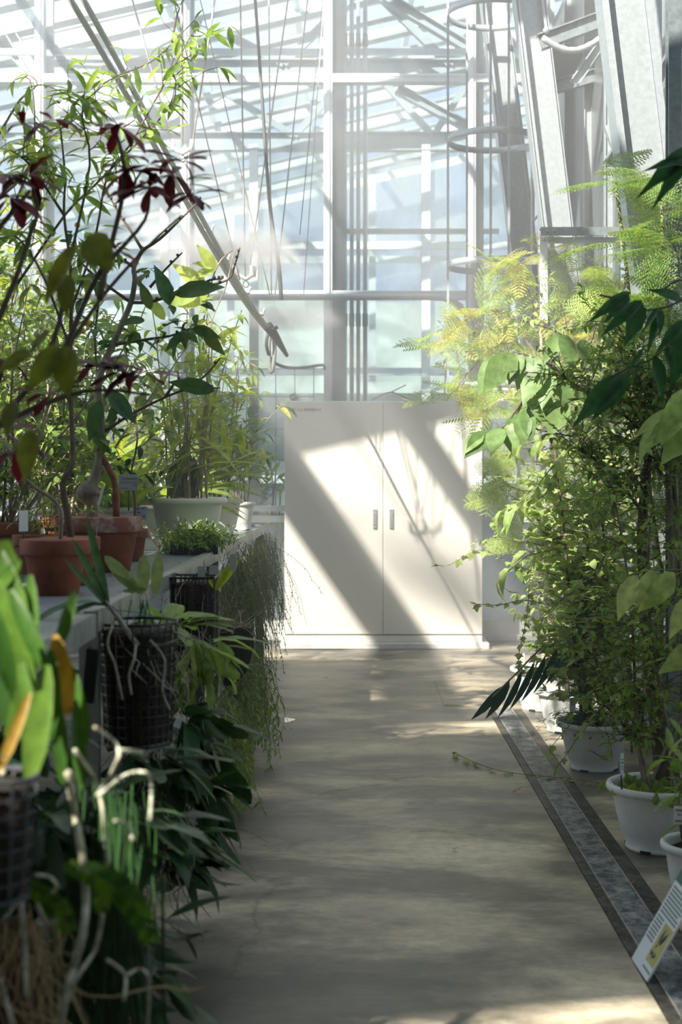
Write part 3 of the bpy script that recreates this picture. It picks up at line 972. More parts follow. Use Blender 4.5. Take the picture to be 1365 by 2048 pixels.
def bushy(rg, mbs, mbl, stems, kind, size, gap, twigL, ntw, zone=(.35, 1.0), r=.004, drop=.2, mi=(0,), up=.05, wob=.2, side=.8, bias=(0, 0, 0), pair=False, tw=.0015):
    """stems = list of point lists; twigs with leaves leave them inside zone"""
    b = Vector(bias)
    for pts in stems:
        m = len(pts) - 1
        for j in range(ntw):
            t = rg.uniform(*zone) * m; i = min(int(t), m - 1); p = pts[i].lerp(pts[i + 1], t - i)
            a = rg.uniform(0, 2 * pi)
            d = Vector((cos(a), sin(a), rg.uniform(-.1, .8))) + b
            tl = stemline(rg, p, d, twigL * rg.uniform(.5, 1.2), wob, up, 5)
            mbs.tube(tl, [tw * 1.6, tw * 1.4, tw * 1.2, tw, tw * .8, tw * .6], 3, cap=False)
            leaves_along(rg, mbl, tl, kind, size, gap, .1, side, drop, .35, mi, pair)


def pot_mesh(mb, c, r, h, style='white', mi=0):
    """pot with rim, wall and foot; c is the centre of its base"""
    if style == 'white':      # deep bowl shape with rolled rim and slit foot
        prof = [(r * .60, 0), (r * .62, .004), (r * .62, h * .06), (r * .60, h * .075), (r * .70, h * .25), (r * .80, h * .55), (r * .86, h * .84), (r * .87, h * .87),
                (r * .97, h * .885), (r * .995, h * .915), (r, h * .95), (r * .985, h * .985), (r * .95, h), (r * .88, h * .99), (r * .84, h * .95), (r * .82, h * .85), (r * .78, h * .84)]
    elif style == 'terra':
        prof = [(r * .66, 0), (r * .68, .003), (r * .86, h * .70), (r * .875, h * .715), (r * .99, h * .725), (r * 1.0, h * .745), (r * 1.0, h * .985), (r * .985, h), (r * .90, h), (r * .88, h * .985),
                (r * .86, h * .86), (r * .8, h * .86)]
    mb.lathe(prof, c, 44, mi)


def soil_mesh(mb, c, r, h, rg, mi=0):
    n = 22; v = [(c[0], c[1], c[2] + h + .006)]
    for q in (.5, 1.0):
        for k in range(n):
            a = 2 * pi * k / n; v.append((c[0] + r * q * cos(a), c[1] + r * q * sin(a), c[2] + h + rg.uniform(-.004, .006)))
    f = [(0, 1 + k, 1 + (k + 1) % n) for k in range(n)] + [(1 + k, 1 + n + k, 1 + n + (k + 1) % n, 1 + (k + 1) % n) for k in range(n)]
    mb.add(v, f, mi, True)


LB = leafmat('leaf_sunny', [(.22, .33, .05), (.32, .42, .07), (.44, .50, .10), (.27, .38, .06)], .5)  # yellow-green of sunlit leaves put into the leaf colour
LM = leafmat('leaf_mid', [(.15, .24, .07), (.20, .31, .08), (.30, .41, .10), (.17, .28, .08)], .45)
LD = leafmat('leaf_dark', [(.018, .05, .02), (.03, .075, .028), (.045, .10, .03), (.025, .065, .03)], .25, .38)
LO = leafmat('leaf_olive', [(.10, .12, .02), (.14, .17, .03), (.18, .16, .03)], .4)
LY = leafmat('leaf_yellow', [(.50, .48, .10), (.55, .54, .14), (.46, .50, .12), (.54, .42, .10)], .5)
LF = leafmat('leaf_feathery', [(.28, .42, .09), (.38, .50, .12), (.46, .54, .14), (.24, .38, .09)], .5)
LR = leafmat('leaf_red', [(.06, .010, .010), (.10, .012, .012), (.17, .018, .018), (.06, .018, .010)], .22)
LV = leafmat('leaf_vine', [(.26, .37, .12), (.34, .45, .16), (.42, .50, .19), (.28, .39, .14)], .45)
LS = leafmat('leaf_moss', [(.07, .10, .04), (.11, .15, .06), (.16, .19, .08), (.06, .09, .045)], .3)
LYG = leafmat('leaf_lime', [(.30, .43, .08), (.40, .50, .12), (.25, .37, .08)], .5)
M_terra = mat('terracotta', (0.30, 0.095, 0.050), 0.75, var=0.4, scale=7, bump=.12, bscale=80)
M_terra_r = mat('terracotta_rim', (0.24, 0.07, 0.04), 0.7, var=0.4, scale=9, bump=.1, bscale=80)
M_terra_s = mat('terracotta_salted', (0.28, 0.10, 0.07), 0.8, scale=16, col2=(0.50, 0.36, 0.30), lo=.36, hi=.5, bump=.15, bscale=80)
M_potw = mat('old_white_pot', (0.74, 0.76, 0.76), 0.55, var=0.16, scale=6, bump=.06, bscale=90, stretch=(1, 1, .5))
M_potc = mat('cream_pot', (0.66, 0.65, 0.58), 0.5, var=0.10, scale=5, bump=.04)
M_potb = mat('blue_tub', (0.05, 0.13, 0.27), 0.45, var=.1)


def potted(name, c, r, h, style, potm, label, cat='potted plant', group=None, rimm=None):
    t = thing(name, c, label, cat, group)
    a = MB(); pot_mesh(a, c, r, h, style)
    if style == 'terra':
        a2 = MB(); a2.lathe([(r * .999, h * .735), (r * 1.004, h * .745), (r * 1.004, h * .985), (r * .99, h * 1.002), (r * .90, h * 1.002)], c, 44); a2.build('rim', rimm or M_terra_r, t)
    else:
        a2 = MB()
        for k in range(4):
            an = pi / 4 + k * pi / 2 + .2
            q = Vector(c) + Vector((cos(an) * r * .62, sin(an) * r * .62, h * .03))
        # dark slots in the foot
            a2 = MB(); s_ = Vector((-sin(an), cos(an), 0)); a2.beam(q - s_ * .018, q + s_ * .018, h * .045, .008, (0, 0, 1)); a2.build('foot_slot', M_black, t)
    a.build('pot', potm, t)
    a = MB(); soil_mesh(a, c, r * .84, h * .86, R); a.build('soil', M_soil, t)
    return t


def make_label(c, w, h, yaw, lines, label, post=.1, tone=(0.72, 0.76, 0.78), tilt=0.0, postm=None, txt=None):
    """small plant label on a stake; c = centre of the plate"""
    t = thing('plant_label', (c[0], c[1], c[2] - h / 2 - post), label, 'plant label')
    M = Matrix.Translation(Vector(c)) @ Matrix.Rotation(yaw, 4, 'Z') @ Matrix.Rotation(tilt, 4, 'X')
    a = MB(); b = MB(); b.bbox(-w / 2, w / 2, -.0012, .0012, -h / 2, h / 2, .0008)
    a.add([M @ Vector(v) for v in b.v], b.f); a.build('plate', mat('label_%d' % int(tone[0] * 1000 + tone[2] * 10), tone, .5, var=.08), t)
    a = MB(); a.tube([M @ Vector((0, .004, -h / 2 + .01)), Vector((c[0], c[1] + .004, c[2] - h / 2 - post))], .0028, 6); a.build('stake', postm or M_dark_metal, t)
    a = MB()
    for (x0, x1, z, hh) in lines:
        b = MB(); n_ = max(2, int((x1 - x0) * w / (hh * h * 1.0)))
        for i in range(n_):
            u0 = x0 + (x1 - x0) * i / n_; u1 = x0 + (x1 - x0) * (i + .72) / n_
            b.box((u0 - .5) * w, (u1 - .5) * w, -.0019, -.0013, (z - .5) * h, (z - .5 + hh) * h)
        a.add([M @ Vector(v) for v in b.v], b.f)
    if lines: a.build('lettering', M_ink, t)
    if txt:
        for (s_, size, x, z) in txt:
            o = text_mesh('lettering', s_, size, (0, 0, 0), (0, 0, 0), M_ink, None, .0002)
            o.data.transform(M @ Matrix.Translation(((x - .5) * w, -.0016, (z - .5) * h)) @ Matrix.Rotation(pi / 2, 4, 'X'))
            o.parent = t; o.location = -Vector(t.location)
    return t
# ------------------------------------------------------------------ bench on the left
BZ = 0.95


def bx(y): return -.522 - (8.6 - y) * .016


def mesh_top_mat():
    m, nt, N, L, b = nodes_of('expanded_metal')
    tc = N.new('ShaderNodeTexCoord'); mp = N.new('ShaderNodeMapping'); mp.inputs['Scale'].default_value = (1, .38, 1)
    L.new(tc.outputs['Object'], mp.inputs['Vector'])
    vo = N.new('ShaderNodeTexVoronoi'); vo.feature = 'DISTANCE_TO_EDGE'; vo.inputs['Scale'].default_value = 48; vo.inputs['Randomness'].default_value = .12
    L.new(mp.outputs['Vector'], vo.inputs['Vector'])
    rp = N.new('ShaderNodeValToRGB'); rp.color_ramp.elements[0].position = .07; rp.color_ramp.elements[0].color = (.27, .30, .33, 1)
    rp.color_ramp.elements[1].position = .13; rp.color_ramp.elements[1].color = (.012, .014, .016, 1)
    L.new(vo.outputs['Distance'], rp.inputs['Fac']); L.new(rp.outputs['Color'], b.inputs['Base Color'])
    b.inputs['Roughness'].default_value = .4; b.inputs['Metallic'].default_value = .35
    bp = N.new('ShaderNodeBump'); bp.invert = True; bp.inputs['Strength'].default_value = .8; bp.inputs['Distance'].default_value = .004
    L.new(vo.outputs['Distance'], bp.inputs['Height']); L.new(bp.outputs['Normal'], b.inputs['Normal'])
    return m


M_mesh = mesh_top_mat()
bench = thing('bench', (-1.3, 5.2, 0), 'long grey metal nursery bench with expanded mesh top along the left of the path', 'bench')
a = MB()
y0, y1 = 1.2, 8.64
v = [(-2.3, y0, BZ - .008), (bx(y0), y0, BZ - .008), (bx(y1), y1, BZ - .008), (-2.3, y1, BZ - .008), (-2.3, y0, BZ), (bx(y0), y0, BZ), (bx(y1), y1, BZ), (-2.3, y1, BZ)]
a.add(v, [(0, 3, 2, 1), (4, 5, 6, 7), (0, 1, 5, 4), (1, 2, 6, 5), (2, 3, 7, 6), (3, 0, 4, 7)]); a.build('bench_top', M_mesh, bench)
a = MB(); a.beam((bx(3.35), 3.35, BZ - .012), (bx(y1), y1, BZ - .012), .05, .006, (0, 0, 1)); a.beam((bx(3.35) - .015, 3.35, BZ + .008), (bx(y1) - .015, y1, BZ + .008), .006, .034, (0, 0, 1)); a.build('edge_rail', M_alu, bench)
a = MB(); a.beam((bx(1.2), 1.2, BZ - .02), (bx(3.33), 3.33, BZ - .02), .055, .006, (0, 0, 1)); a.beam((bx(1.2) - .015, 1.2, BZ + .006), (bx(3.33) - .015, 3.33, BZ + .006), .006, .034, (0, 0, 1)); a.build('edge_rail', M_alu, bench)
a = MB(); a.beam((-2.3, y1, BZ - .012), (bx(y1), y1, BZ - .012), .05, .006, (0, 0, 1)); a.build('end_rail', M_alu, bench)
for y in (8.58, 6.05, 5.55, 3.42, 1.4):
    for x in (bx(y) - .03, -1.9):
        a = MB(); a.hbeam((x, y, 0), (x, y, BZ - .04), .045, .05, .006, (1, 0, 0)); a.build('leg', M_alu if y < 5 else M_dark_metal, bench)
    a = MB(); a.beam((-1.9, y, BZ - .055), (bx(y) - .02, y, BZ - .055), .03, .04, (0, 0, 1)); a.build('cross_bar', M_alu, bench)
a = MB(); a.beam((-1.9, 8.58, .06), (bx(8.58) - .03, 8.58, .06), .03, .03, (0, 0, 1)); a.build('foot_bar', M_dark_metal, bench)

rg = random.Random(11)
# --- terracotta pots
tA = potted('potted_sapling', P(111, 0, 3.95)[:2] + (BZ,) if False else (-.832, 3.95, BZ), .098, .155, 'terra', M_terra, 'small plain terracotta pot nearest the bench edge holding a thin leaning stem')
a = MB(); l = MB()
st = smoothline([(-.82, 3.95, BZ + .13), P(122, 1030, 3.95), P(108, 1000, 3.95), P(70, 975, 3.9), P(40, 945, 3.85), P(25, 915, 3.8), P(8, 880, 3.8)])
a.tube(st, [.0075 - .0045 * i / len(st) for i in range(len(st))], 6)
leaves_along(rg, l, st, 'ovate', .05, .05, .6, mi=(0,)); a.build('stem', M_bark, tA); l.build('foliage', LR, tA)

tB = potted('potted_sapling', (-.855, 4.28, BZ), .090, .145, 'terra', M_terra, 'dark terracotta pot tucked behind the smallest one with a kinked brown trunk')
a = MB(); l = MB()
trunkB = smoothline([(-.85, 4.28, BZ + .12), P(135, 1030, 4.28), P(127, 985, 4.28), P(128, 960, 4.28), P(143, 935, 4.28), P(146, 900, 4.3), P(142, 800, 4.35), P(141, 700, 4.4), P(143, 600, 4.4), P(140, 520, 4.4), P(128, 430, 4.45), P(130, 350, 4.45), P(120, 250, 4.5)])
a.tube(trunkB, [.012 - .0095 * i / len(trunkB) for i in range(len(trunkB))], 8)
sb = [smoothline([P(143, 620, 4.4), P(190, 480, 4.5), P(215, 350, 4.6), P(260, 290, 4.6), P(350, 130, 4.6), P(388, 60, 4.6)]),
      smoothline([P(128, 430, 4.45), P(60, 330, 4.3), P(20, 300, 4.3)]), smoothline([P(141, 700, 4.4), P(90, 560, 4.2), P(40, 480, 4.2), P(-20, 440, 4.2)]),
      smoothline([P(30, 575, 4.4), P(130, 430, 4.5), P(190, 370, 4.6), P(290, 270, 4.6), P(345, 205, 4.6), P(352, 160, 4.6)]),
      smoothline([P(140, 520, 4.4), P(180, 330, 4.4), P(165, 240, 4.4), P(170, 180, 4.4)])]
for s in sb: a.tube(s, [.005 - .0035 * i / len(s) for i in range(len(s))], 5)
bushy(rg, a, l, sb + [trunkB[len(trunkB) // 2:]], 'lance', .085, .05, .16, 11, (.25, 1), drop=.35, side=.9)
for s in sb: leaves_along(rg, l, s, 'lance', .095, .05, .45, drop=.35)
a.build('trunk', M_twig, tB); l.build('foliage', LM, tB)
for i, (px, py) in enumerate(((107, 360), (155, 450), (176, 645), (166, 662))):
    f = MB(); f.ball(P(px, py, 4.42), .0095, 8); f.build('fruit', mat('yellow_fruit', (.75, .42, .04), .4), tB)

cC = (-.848, 4.85, BZ)
tC = potted('potted_tree', cC, .128, .188, 'terra', M_terra, 'large salt-stained terracotta pot with a knobbly grey trunk and a reddish second trunk', rimm=M_terra_s)
Yc = 4.85
a = MB(); l = MB()
tr = smoothline([P(186, 1040, Yc), P(184, 1010, Yc), P(178, 990, Yc), P(182, 972, Yc), P(192, 945, Yc), P(200, 910, Yc), P(203, 870, Yc), P(200, 820, Yc), P(196, 780, Yc), P(205, 735, Yc), P(225, 690, Yc), P(243, 650, Yc), P(262, 605, Yc), P(270, 560, Yc), P(268, 535, Yc), P(285, 500, Yc), P(288, 495, Yc)])
n_ = len(tr); rad = []
for i, p in enumerate(tr):
    r_ = .020 - .014 * (i / n_)
    py = 940 - (p.z - CAMZ) * K / Yc
    r_ += .026 * math.exp(-((py - 984) / 13) ** 2)
    rad.append(r_)
a.tube(tr, rad, 10)
for dx, dy_, rr2 in ((-.022, .0, .012), (.014, -.012, .011), (-.01, -.016, .010), (.0, .0, .02)):
    q = P(180, 982, Yc) + Vector((dx, dy_, rg.uniform(-.012, .012))); a.ball(q, rr2, 8)
a.build('trunk', M_bark, tC)
a = MB(); t2 = smoothline([P(233, 1035, Yc), P(232, 990, Yc), P(228, 960, Yc), P(216, 935, Yc), P(206, 915, Yc), P(198, 905, Yc)])
a.tube(t2, [.0125] * 4 + [.011] * (len(t2) - 4), 8); a.build('second_trunk', mat('reddish_bark', (.26, .10, .06), .7, var=.4, scale=30, bump=.2), tC)
a = MB()
br = [smoothline([P(262, 605, Yc), P(300, 604, Yc), P(345, 590, Yc), P(400, 575, Yc), P(455, 560, Yc), P(470, 530, Yc), P(480, 495, Yc)]),
      smoothline([P(285, 500, Yc), P(320, 478, Yc), P(360, 440, Yc), P(400, 400, Yc)]),
      smoothline([P(285, 500, Yc), P(262, 462, Yc), P(240, 430, Yc), P(215, 385, Yc), P(200, 350, Yc)]),
      smoothline([P(225, 690, Yc), P(300, 678, Yc), P(340, 672, Yc), P(378, 658, Yc)]),
      smoothline([P(207, 865, Yc), P(260, 830, Yc), P(330, 795, Yc), P(380, 778, Yc), P(440, 776, Yc)]),
      smoothline([P(268, 535, Yc), P(240, 520, Yc), P(205, 540, Yc), P(198, 600, Yc), P(190, 680, Yc), P(196, 760, Yc)]),
      smoothline([P(330, 795, Yc), P(358, 760, Yc), P(400, 760, Yc), P(442, 715, Yc)]),
      smoothline([P(262, 605, Yc), P(200, 560, Yc), P(160, 520, Yc), P(150, 470, Yc)]),
      smoothline([P(300, 575, Yc), P(330, 540, Yc), P(365, 505, Yc)]),
      smoothline([P(400, 575, Yc), P(420, 560, Yc), P(445, 558, Yc)])]
for s in br:
    a.tube(s, [.0062 - .004 * i / len(s) for i in range(len(s))], 6)
    for i in range(2, len(s)):
        if rg.random() < .45: a.ball(s[i] + Vector((0, -.003, .006)), .0058, 5)
a.build('branches', M_twig, tC)
bushy(rg, a, l, [br[5], br[7], br[3]], 'ovate', .075, .05, .12, 7, (.1, 1), drop=.3)
bushy(rg, a, l, [tr[10:]], 'ovate', .07, .06, .12, 8, (.0, .8), drop=.3)
big = tpls('ovate')
for px, py, ex, ey, s, tone in ((340, 612, 322, 535, .15, 0), (408, 665, 440, 700, .14, 0), (385, 655, 430, 668, .12, 0), (430, 782, 350, 760, .13, 0), (372, 665, 335, 690, .10, 0), (290, 640, 250, 642, .09, 0), (302, 620, 285, 570, .085, 0),
                         (185, 860, 215, 900, .10, 0), (200, 800, 180, 870, .11, 0), (250, 800, 215, 830, .11, 0), (215, 780, 265, 835, .10, 0), (350, 590, 430, 560, .001, 0)):
    p, e = P(px, py, Yc - .03), P(ex, ey, Yc - .08); put(l, big[rg.randrange(4)], p, e - p, (rg.uniform(-.4, .4), -1, .3), (e - p).length * 1.15, 0, .9)
l.build('foliage', leafmat('leaf_camellia', [(.05, .12, .04), (.09, .17, .05), (.05, .13, .06), (.13, .17, .04)], .35), tC)

tD = potted('potted_seedling', (-.842, 5.38, BZ), .066, .125, 'terra', M_terra, 'narrow terracotta pot half hidden behind the large salt-stained one')
a = MB(); l = MB(); s = smoothline([(-.83, 5.38, BZ + .1), P(270, 1000, 5.38), P(262, 950, 5.38), P(275, 880, 5.4), P(265, 800, 5.4)]); a.tube(s, .004, 5)
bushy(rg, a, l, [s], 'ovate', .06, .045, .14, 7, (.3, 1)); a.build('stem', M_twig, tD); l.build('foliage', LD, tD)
tE = potted('potted_twigs', (-1.34, 5.42, BZ), .10, .14, 'terra', M_terra, 'shaded terracotta pot at the far left under a tangle of pale bare twigs')
a = MB(); l = MB()
for i in range(26):
    s = stemline(rg, (-1.34 + rg.uniform(-.05, .05), 5.42, BZ + .12), (rg.uniform(-.6, 1.2), rg.uniform(-.5, .4), .7), rg.uniform(.25, .55), .25, 0, 7); a.tube(s, [.0028] * 4 + [.0018] * 4, 4, cap=False)
    leaves_along(rg, l, s, 'lance', .03, .035, .4, mi=(0,))
a.build('twigs', M_bark_p, tE); l.build('foliage', LB, tE)
tE2 = potted('potted_herb', (-1.06, 4.75, BZ), .085, .13, 'terra', M_terra, 'brown terracotta pot at the left picture edge behind a white label, thin herb growth')
a = MB(); l = MB()
for i in range(14):
    s = stemline(rg, (-1.06 + rg.uniform(-.04, .04), 4.75, BZ + .11), (rg.uniform(-.5, .5), rg.uniform(-.5, .3), .9), rg.uniform(.2, .4), .2, 0, 6); a.tube(s, .0018, 4, cap=False)
    leaves_along(rg, l, s, 'lance', .035, .03, .2, mi=(0,))
a.build('stems', M_twig_g, tE2); l.build('foliage', LB, tE2)

# cream round pot with strap leaves
tF = potted('potted_strap_plant', (-1.33, 6.7, BZ), .19, .17, 'white', M_potc, 'wide cream pot behind the terracotta pots holding arching green strap leaves')
l = MB()
for i in range(95):
    a_ = rg.uniform(0, 2 * pi); r0 = rg.uniform(0, .1)
    put(l, tpls('strap')[rg.randrange(3)], (-1.33 + r0 * cos(a_), 6.7 + r0 * sin(a_), BZ + .14), (cos(a_) * rg.uniform(.2, .9), sin(a_) * rg.uniform(.2, .9), rg.uniform(.8, 1.4)), (-cos(a_), -sin(a_), .4), rg.uniform(.35, .75), 0, .8)
l.build('foliage', LB, tF)
tF2 = potted('potted_strap_plant', (-1.02, 7.4, BZ), .15, .16, 'white', M_potc, 'cream pot behind the knobbly trunk with long pale green blades leaning to the right')
l = MB()
for i in range(60):
    a_ = rg.uniform(-1.2, 1.2); r0 = rg.uniform(0, .08)
    put(l, tpls('strap')[rg.randrange(3)], (-1.02 + r0 * cos(a_), 7.4 + r0 * sin(a_), BZ + .14), (cos(a_) * rg.uniform(.3, 1.2), -rg.uniform(.0, .5), rg.uniform(.4, 1.4)), (-cos(a_), 0, .8), rg.uniform(.35, .7), 0, .9)
l.build('foliage', LYG, tF2)

# big white pot with canes
cG = (-.72, 6.2, BZ)
tG = potted('potted_cane_plant', cG, .178, .228, 'white', M_white, 'large clean white pot in the middle of the bench full of upright tan canes')
a = MB(); l = MB(); sts = []
for i in range(15):
    x0 = cG[0] + rg.uniform(-.10, .11); y0_ = cG[1] + rg.uniform(-.09, .09)
    s = stemline(rg, (x0, y0_, BZ + .19), (rg.uniform(-.16, .16), rg.uniform(-.1, .1), 1), rg.uniform(.35, .95), .06, .05, 8)
    r_ = rg.choice((.009, .006, .005, .0045)); a.tube(s, [r_ * (1 - .06 * k) for k in range(9)], 6); sts.append(s)
bushy(rg, a, l, sts, 'lance', .13, .07, .16, 4, (.3, 1), drop=.25)
a.ball((cG[0] - .015, cG[1] - .08, BZ + .205), .035, 8, sz=.8)
a.build('canes', mat('cane', (.38, .32, .2), .7, var=.4, scale=40, stretch=(1, 1, .3)), tG)
for i in range(12):
    p = Vector((cG[0] + rg.uniform(-.1, .0), cG[1] + rg.uniform(-.1, 0), BZ + rg.uniform(.3, .55)))
    put(l, tpls('strap')[1], p, (rg.choice((-1, 1)) * rg.uniform(.5, 1), -.3, rg.uniform(-.1, .6)), (0, 0, 1), rg.uniform(.25, .42), 0, 1.1)
for (px, py, ex, ey) in ((432, 538, 405, 500), (432, 538, 395, 545), (430, 536, 400, 522), (405, 575, 362, 530), (402, 580, 350, 605), (395, 560, 372, 595), (405, 615, 398, 560), (400, 610, 355, 600), (330, 640, 300, 600), (415, 640, 380, 655), (412, 700, 395, 740), (418, 745, 440, 720)):
    p, e = P(px, py, 6.1), P(ex, ey, 6.05); put(l, tpls('ovate')[rg.randrange(4)], p, e - p, (rg.uniform(-.3, .3), -1, .4), (e - p).length * 1.3, 0, .95)
l.build('foliage', LB, tG)
a = MB(); a.tube(smoothline([Vector((cG[0] + .03, cG[1], BZ + .19)), P(408, 850, 6.15), P(415, 740, 6.1), P(408, 640, 6.1), P(432, 538, 6.1), P(465, 500, 6.1)]), .004, 5); a.tube(smoothline([P(415, 740, 6.1), P(425, 640, 6.1), P(450, 580, 6.1), P(470, 500, 6.1)]), .003, 5); a.build('tall_cane', M_bark, tG)
l = MB(); put(l, tpls('ovate')[0], (cG[0] - .06, cG[1] + .03, BZ + .2), (.2, .1, 1), (0, -1, .2), .28, 0, 1.1); put(l, tpls('ovate')[0], (cG[0] + .0, cG[1] + .03, BZ + .2), (.1, .1, 1), (0, -1, .2), .22, 0, 1.2); l.build('dark_leaf', LD, tG)

cH = (-.70, 7.45, BZ)
tH = potted('potted_shrub', cH, .135, .195, 'white', M_white, 'greyish white pot just behind the large cane pot, its shrub turning yellow')
a = MB(); l = MB(); sts = []
for i in range(9):
    s = stemline(rg, (cH[0] + rg.uniform(-.06, .06), cH[1] + rg.uniform(-.05, .05), BZ + .16), (rg.uniform(-.2, .35), rg.uniform(-.1, .1), 1), rg.uniform(.4, .95), .08, .03, 8); a.tube(s, [.005 - .0004 * k for k in range(9)], 5); sts.append(s)
bushy(rg, a, l, sts, 'lance', .10, .045, .16, 6, (.2, 1), drop=.2, mi=(0, 0, 0, 1)); a.build('stems', M_bark, tH); l.build('foliage', [LM, LY], tH)
cI = (-.632, 8.1, BZ)
tI = potted('potted_shrub', cI, .088, .165, 'white', M_white, 'small white pot last on the bench beside its far corner, narrow dark leaves')
a = MB(); l = MB(); sts = []
for i in range(8):
    s = stemline(rg, (cI[0] + rg.uniform(-.04, .04), cI[1] + rg.uniform(-.03, .03), BZ + .14), (rg.uniform(-.35, .25), rg.uniform(-.1, .1), 1), rg.uniform(.3, .9), .09, .03, 8); a.tube(s, [.004 - .0003 * k for k in range(9)], 5); sts.append(s)
bushy(rg, a, l, sts, 'lance', .10, .045, .14, 8, (.25, 1), drop=.1); a.build('stems', M_bark, tI); l.build('foliage', LM, tI)
tJ = potted('potted_grass', (-1.0, 6.1, BZ), .12, .19, 'white', M_white, 'white pot partly hidden between the terracotta pots and the cane pot, broad lime leaves')
l = MB()
for i in range(26):
    a_ = rg.uniform(0, 2 * pi)
    put(l, tpls('orchid')[rg.randrange(4)], (-1.0 + .05 * cos(a_), 6.1 + .05 * sin(a_), BZ + .16), (cos(a_) * .6, sin(a_) * .6, rg.uniform(.3, 1.3)), (-cos(a_), -sin(a_), .6), rg.uniform(.2, .42))
l.build('foliage', LYG, tJ)

# background shrubs on the bench, left
specs = [(-1.75, 6.0, .95, 'ovate', .075, LB, 'sunlit broad-leaved shrub crowding the far left of the bench'),
         (-1.45, 7.2, .8, 'lance', .10, LB, 'yellow-green willowy shrub standing behind the cream pot'),
         (-1.15, 7.95, .6, 'lance', .10, LM, 'mid-green narrow-leaved shrub at the back of the bench near the glass'),
         (-2.1, 7.9, 1.3, 'ovate', .07, LYG, 'tall bright lime shrub at the back left corner of the bench'),
         (-1.25, 5.1, 1.0, 'ovate', .06, LM, 'leafy green shrub at the left behind the small terracotta pots')]
for (x, y, H, kd, sz, m_, lab) in specs:
    t = potted('potted_shrub', (x, y, BZ), .12, .16, 'terra', M_terra, lab)
    a = MB(); l = MB(); sts = []
    for i in range(11):
        s = stemline(rg, (x + rg.uniform(-.05, .05), y + rg.uniform(-.05, .05), BZ + .13), (rg.uniform(-.4, .4), rg.uniform(-.35, .35), 1), H * rg.uniform(.6, 1.1), .1, .04, 9)
        a.tube(s, [.007 - .0006 * k for k in range(10)], 5); sts.append(s)
    bushy(rg, a, l, sts, kd, sz, .04, .2, 9, (.15, 1), drop=.25); a.build('stems', M_bark, t); l.build('foliage', m_, t)

# succulent tray at the bench edge
ty = 5.9; tx = bx(ty) - .07
tt = thing('succulent_tray', (tx, ty, BZ), 'low black tray overflowing with trailing green succulent at the bench edge', 'plant tray')
a = MB(); a.bbox(tx - .11, tx + .09, ty - .12, ty + .12, BZ + .001, BZ + .05, .004); a.build('tray', M_black, tt)
l = MB()
for i in range(420):
    p = Vector((tx + rg.gauss(.0, .055), ty + rg.gauss(0, .08), BZ + .045)); d = Vector((rg.gauss(0, .8), rg.gauss(-.2, .7), rg.uniform(.3, 1.2)))
    s = stemline(rg, p, d, rg.uniform(.05, .10), .25, -.12, 4); leaves_along(rg, l, s, 'lance', .028, .012, .1, drop=0, tipn=2)
l.build('foliage', leafmat('leaf_succulent', [(.10, .20, .04), (.16, .27, .05), (.22, .3, .08)], .3), tt)

# labels on the bench
make_label(P(257, 965, 5.15), .072, .058, -.12, [], 'grey plate label with camellia name on a dark stake in the big terracotta pot', .075, (.36, .43, .45), 0, None,
           [('Camellia', .0085, .14, .70), ('nitidissima', .0078, .54, .71), ('オオバキンカチャ', .0095, .10, .42), ('中国', .0075, .77, .26), ('ツバキ科', .0075, .06, .08)])
make_label(P(280, 1026, 5.4), .052, .052, .05, [(.2, .5, .78, .09), (.62, .85, .78, .09), (.3, .55, .5, .08), (.66, .92, .2, .1)], 'smaller grey plate label just below and right of the camellia label', .04, (.36, .43, .45))
make_label(P(47, 1042, 4.4), .036, .066, .9, [], 'blank white label seen from behind on a brown stake left of the small pots', .03, (.75, .77, .78))
st_ = thing('wooden_stake', (P(150, 1000, 4.5).x, 4.5, BZ), 'white plant tag on a thin wire in front of the big terracotta pot', 'plant tag')
a = MB(); a.beam(P(197, 1010, 4.6), P(206, 975, 4.6), .009, .002, (1, 0, 0)); a.build('tag', M_white, st_)
a = MB(); a.tube([P(192, 1078, 4.58), P(199, 1010, 4.6)], .0015, 4); a.build('wire', M_bark_p, st_)
wd = MB(); wd.beam(P(272, 1030, 5.9), P(318, 1092, 5.75), .014, .008, (1, 0, 0)); o = wd.build('wooden_stick', M_bark_p); tag(o, 'pale wooden stick leaning against the big white pot', 'stick')
# ------------------------------------------------------------------ baskets and plants hung from the bench rail
rg = random.Random(21)


def basket(name, c, r, h, label, rows=12, cols=26, taper=.85, m=None, square=False):
    """open net basket: hoops and uprights around a core of dark roots; c = bottom centre"""
    t = thing(name, c, label, 'hanging basket')
    c = Vector(c); a = MB()

    def ring(k, z):
        an = 2 * pi * k / cols; q = r * (taper + (1 - taper) * z / h)
        if square:
            e = max(abs(cos(an)), abs(sin(an))); q = q / e * .86
        return c + Vector((q * cos(an), q * sin(an), z))
    for i in range(rows + 1):
        z = h * i / rows
        pts = [ring(k, z) for k in range(cols + 1)]
        th = .005 if i in (0, rows) else .0022
        for k in range(cols): a.beam(pts[k], pts[k + 1], th, th * 1.3)
    for k in range(cols):
        a.beam(ring(k, 0), ring(k, h), .0028, .0028)
    a.build('net', m or M_black, t)
    a = MB(); a.lathe([(r * taper * .9, .004), (r * (taper * .45 + .45), h * .5), (r * .86, h * .93), (.001, h * .96)], c, 20, wob=.04); a.build('root_core', mat('fern_fibre', (.035, .027, .02), .95, var=.6, scale=60, bump=1, bscale=90), t)
    a = MB()
    for k in (0, 1, 2):
        an = k * 2.1 + .4; p = c + Vector((r * cos(an), r * sin(an), h)); e = Vector((bx(c.y) + .0, c.y + (k - 1) * .05, BZ + .008))
        a.tube([p, (p + e) / 2 + Vector((0, 0, .004)), e], .0013, 4)
    a.build('hanger', mat('green_wire', (.03, .10, .07), .5), t)
    return t


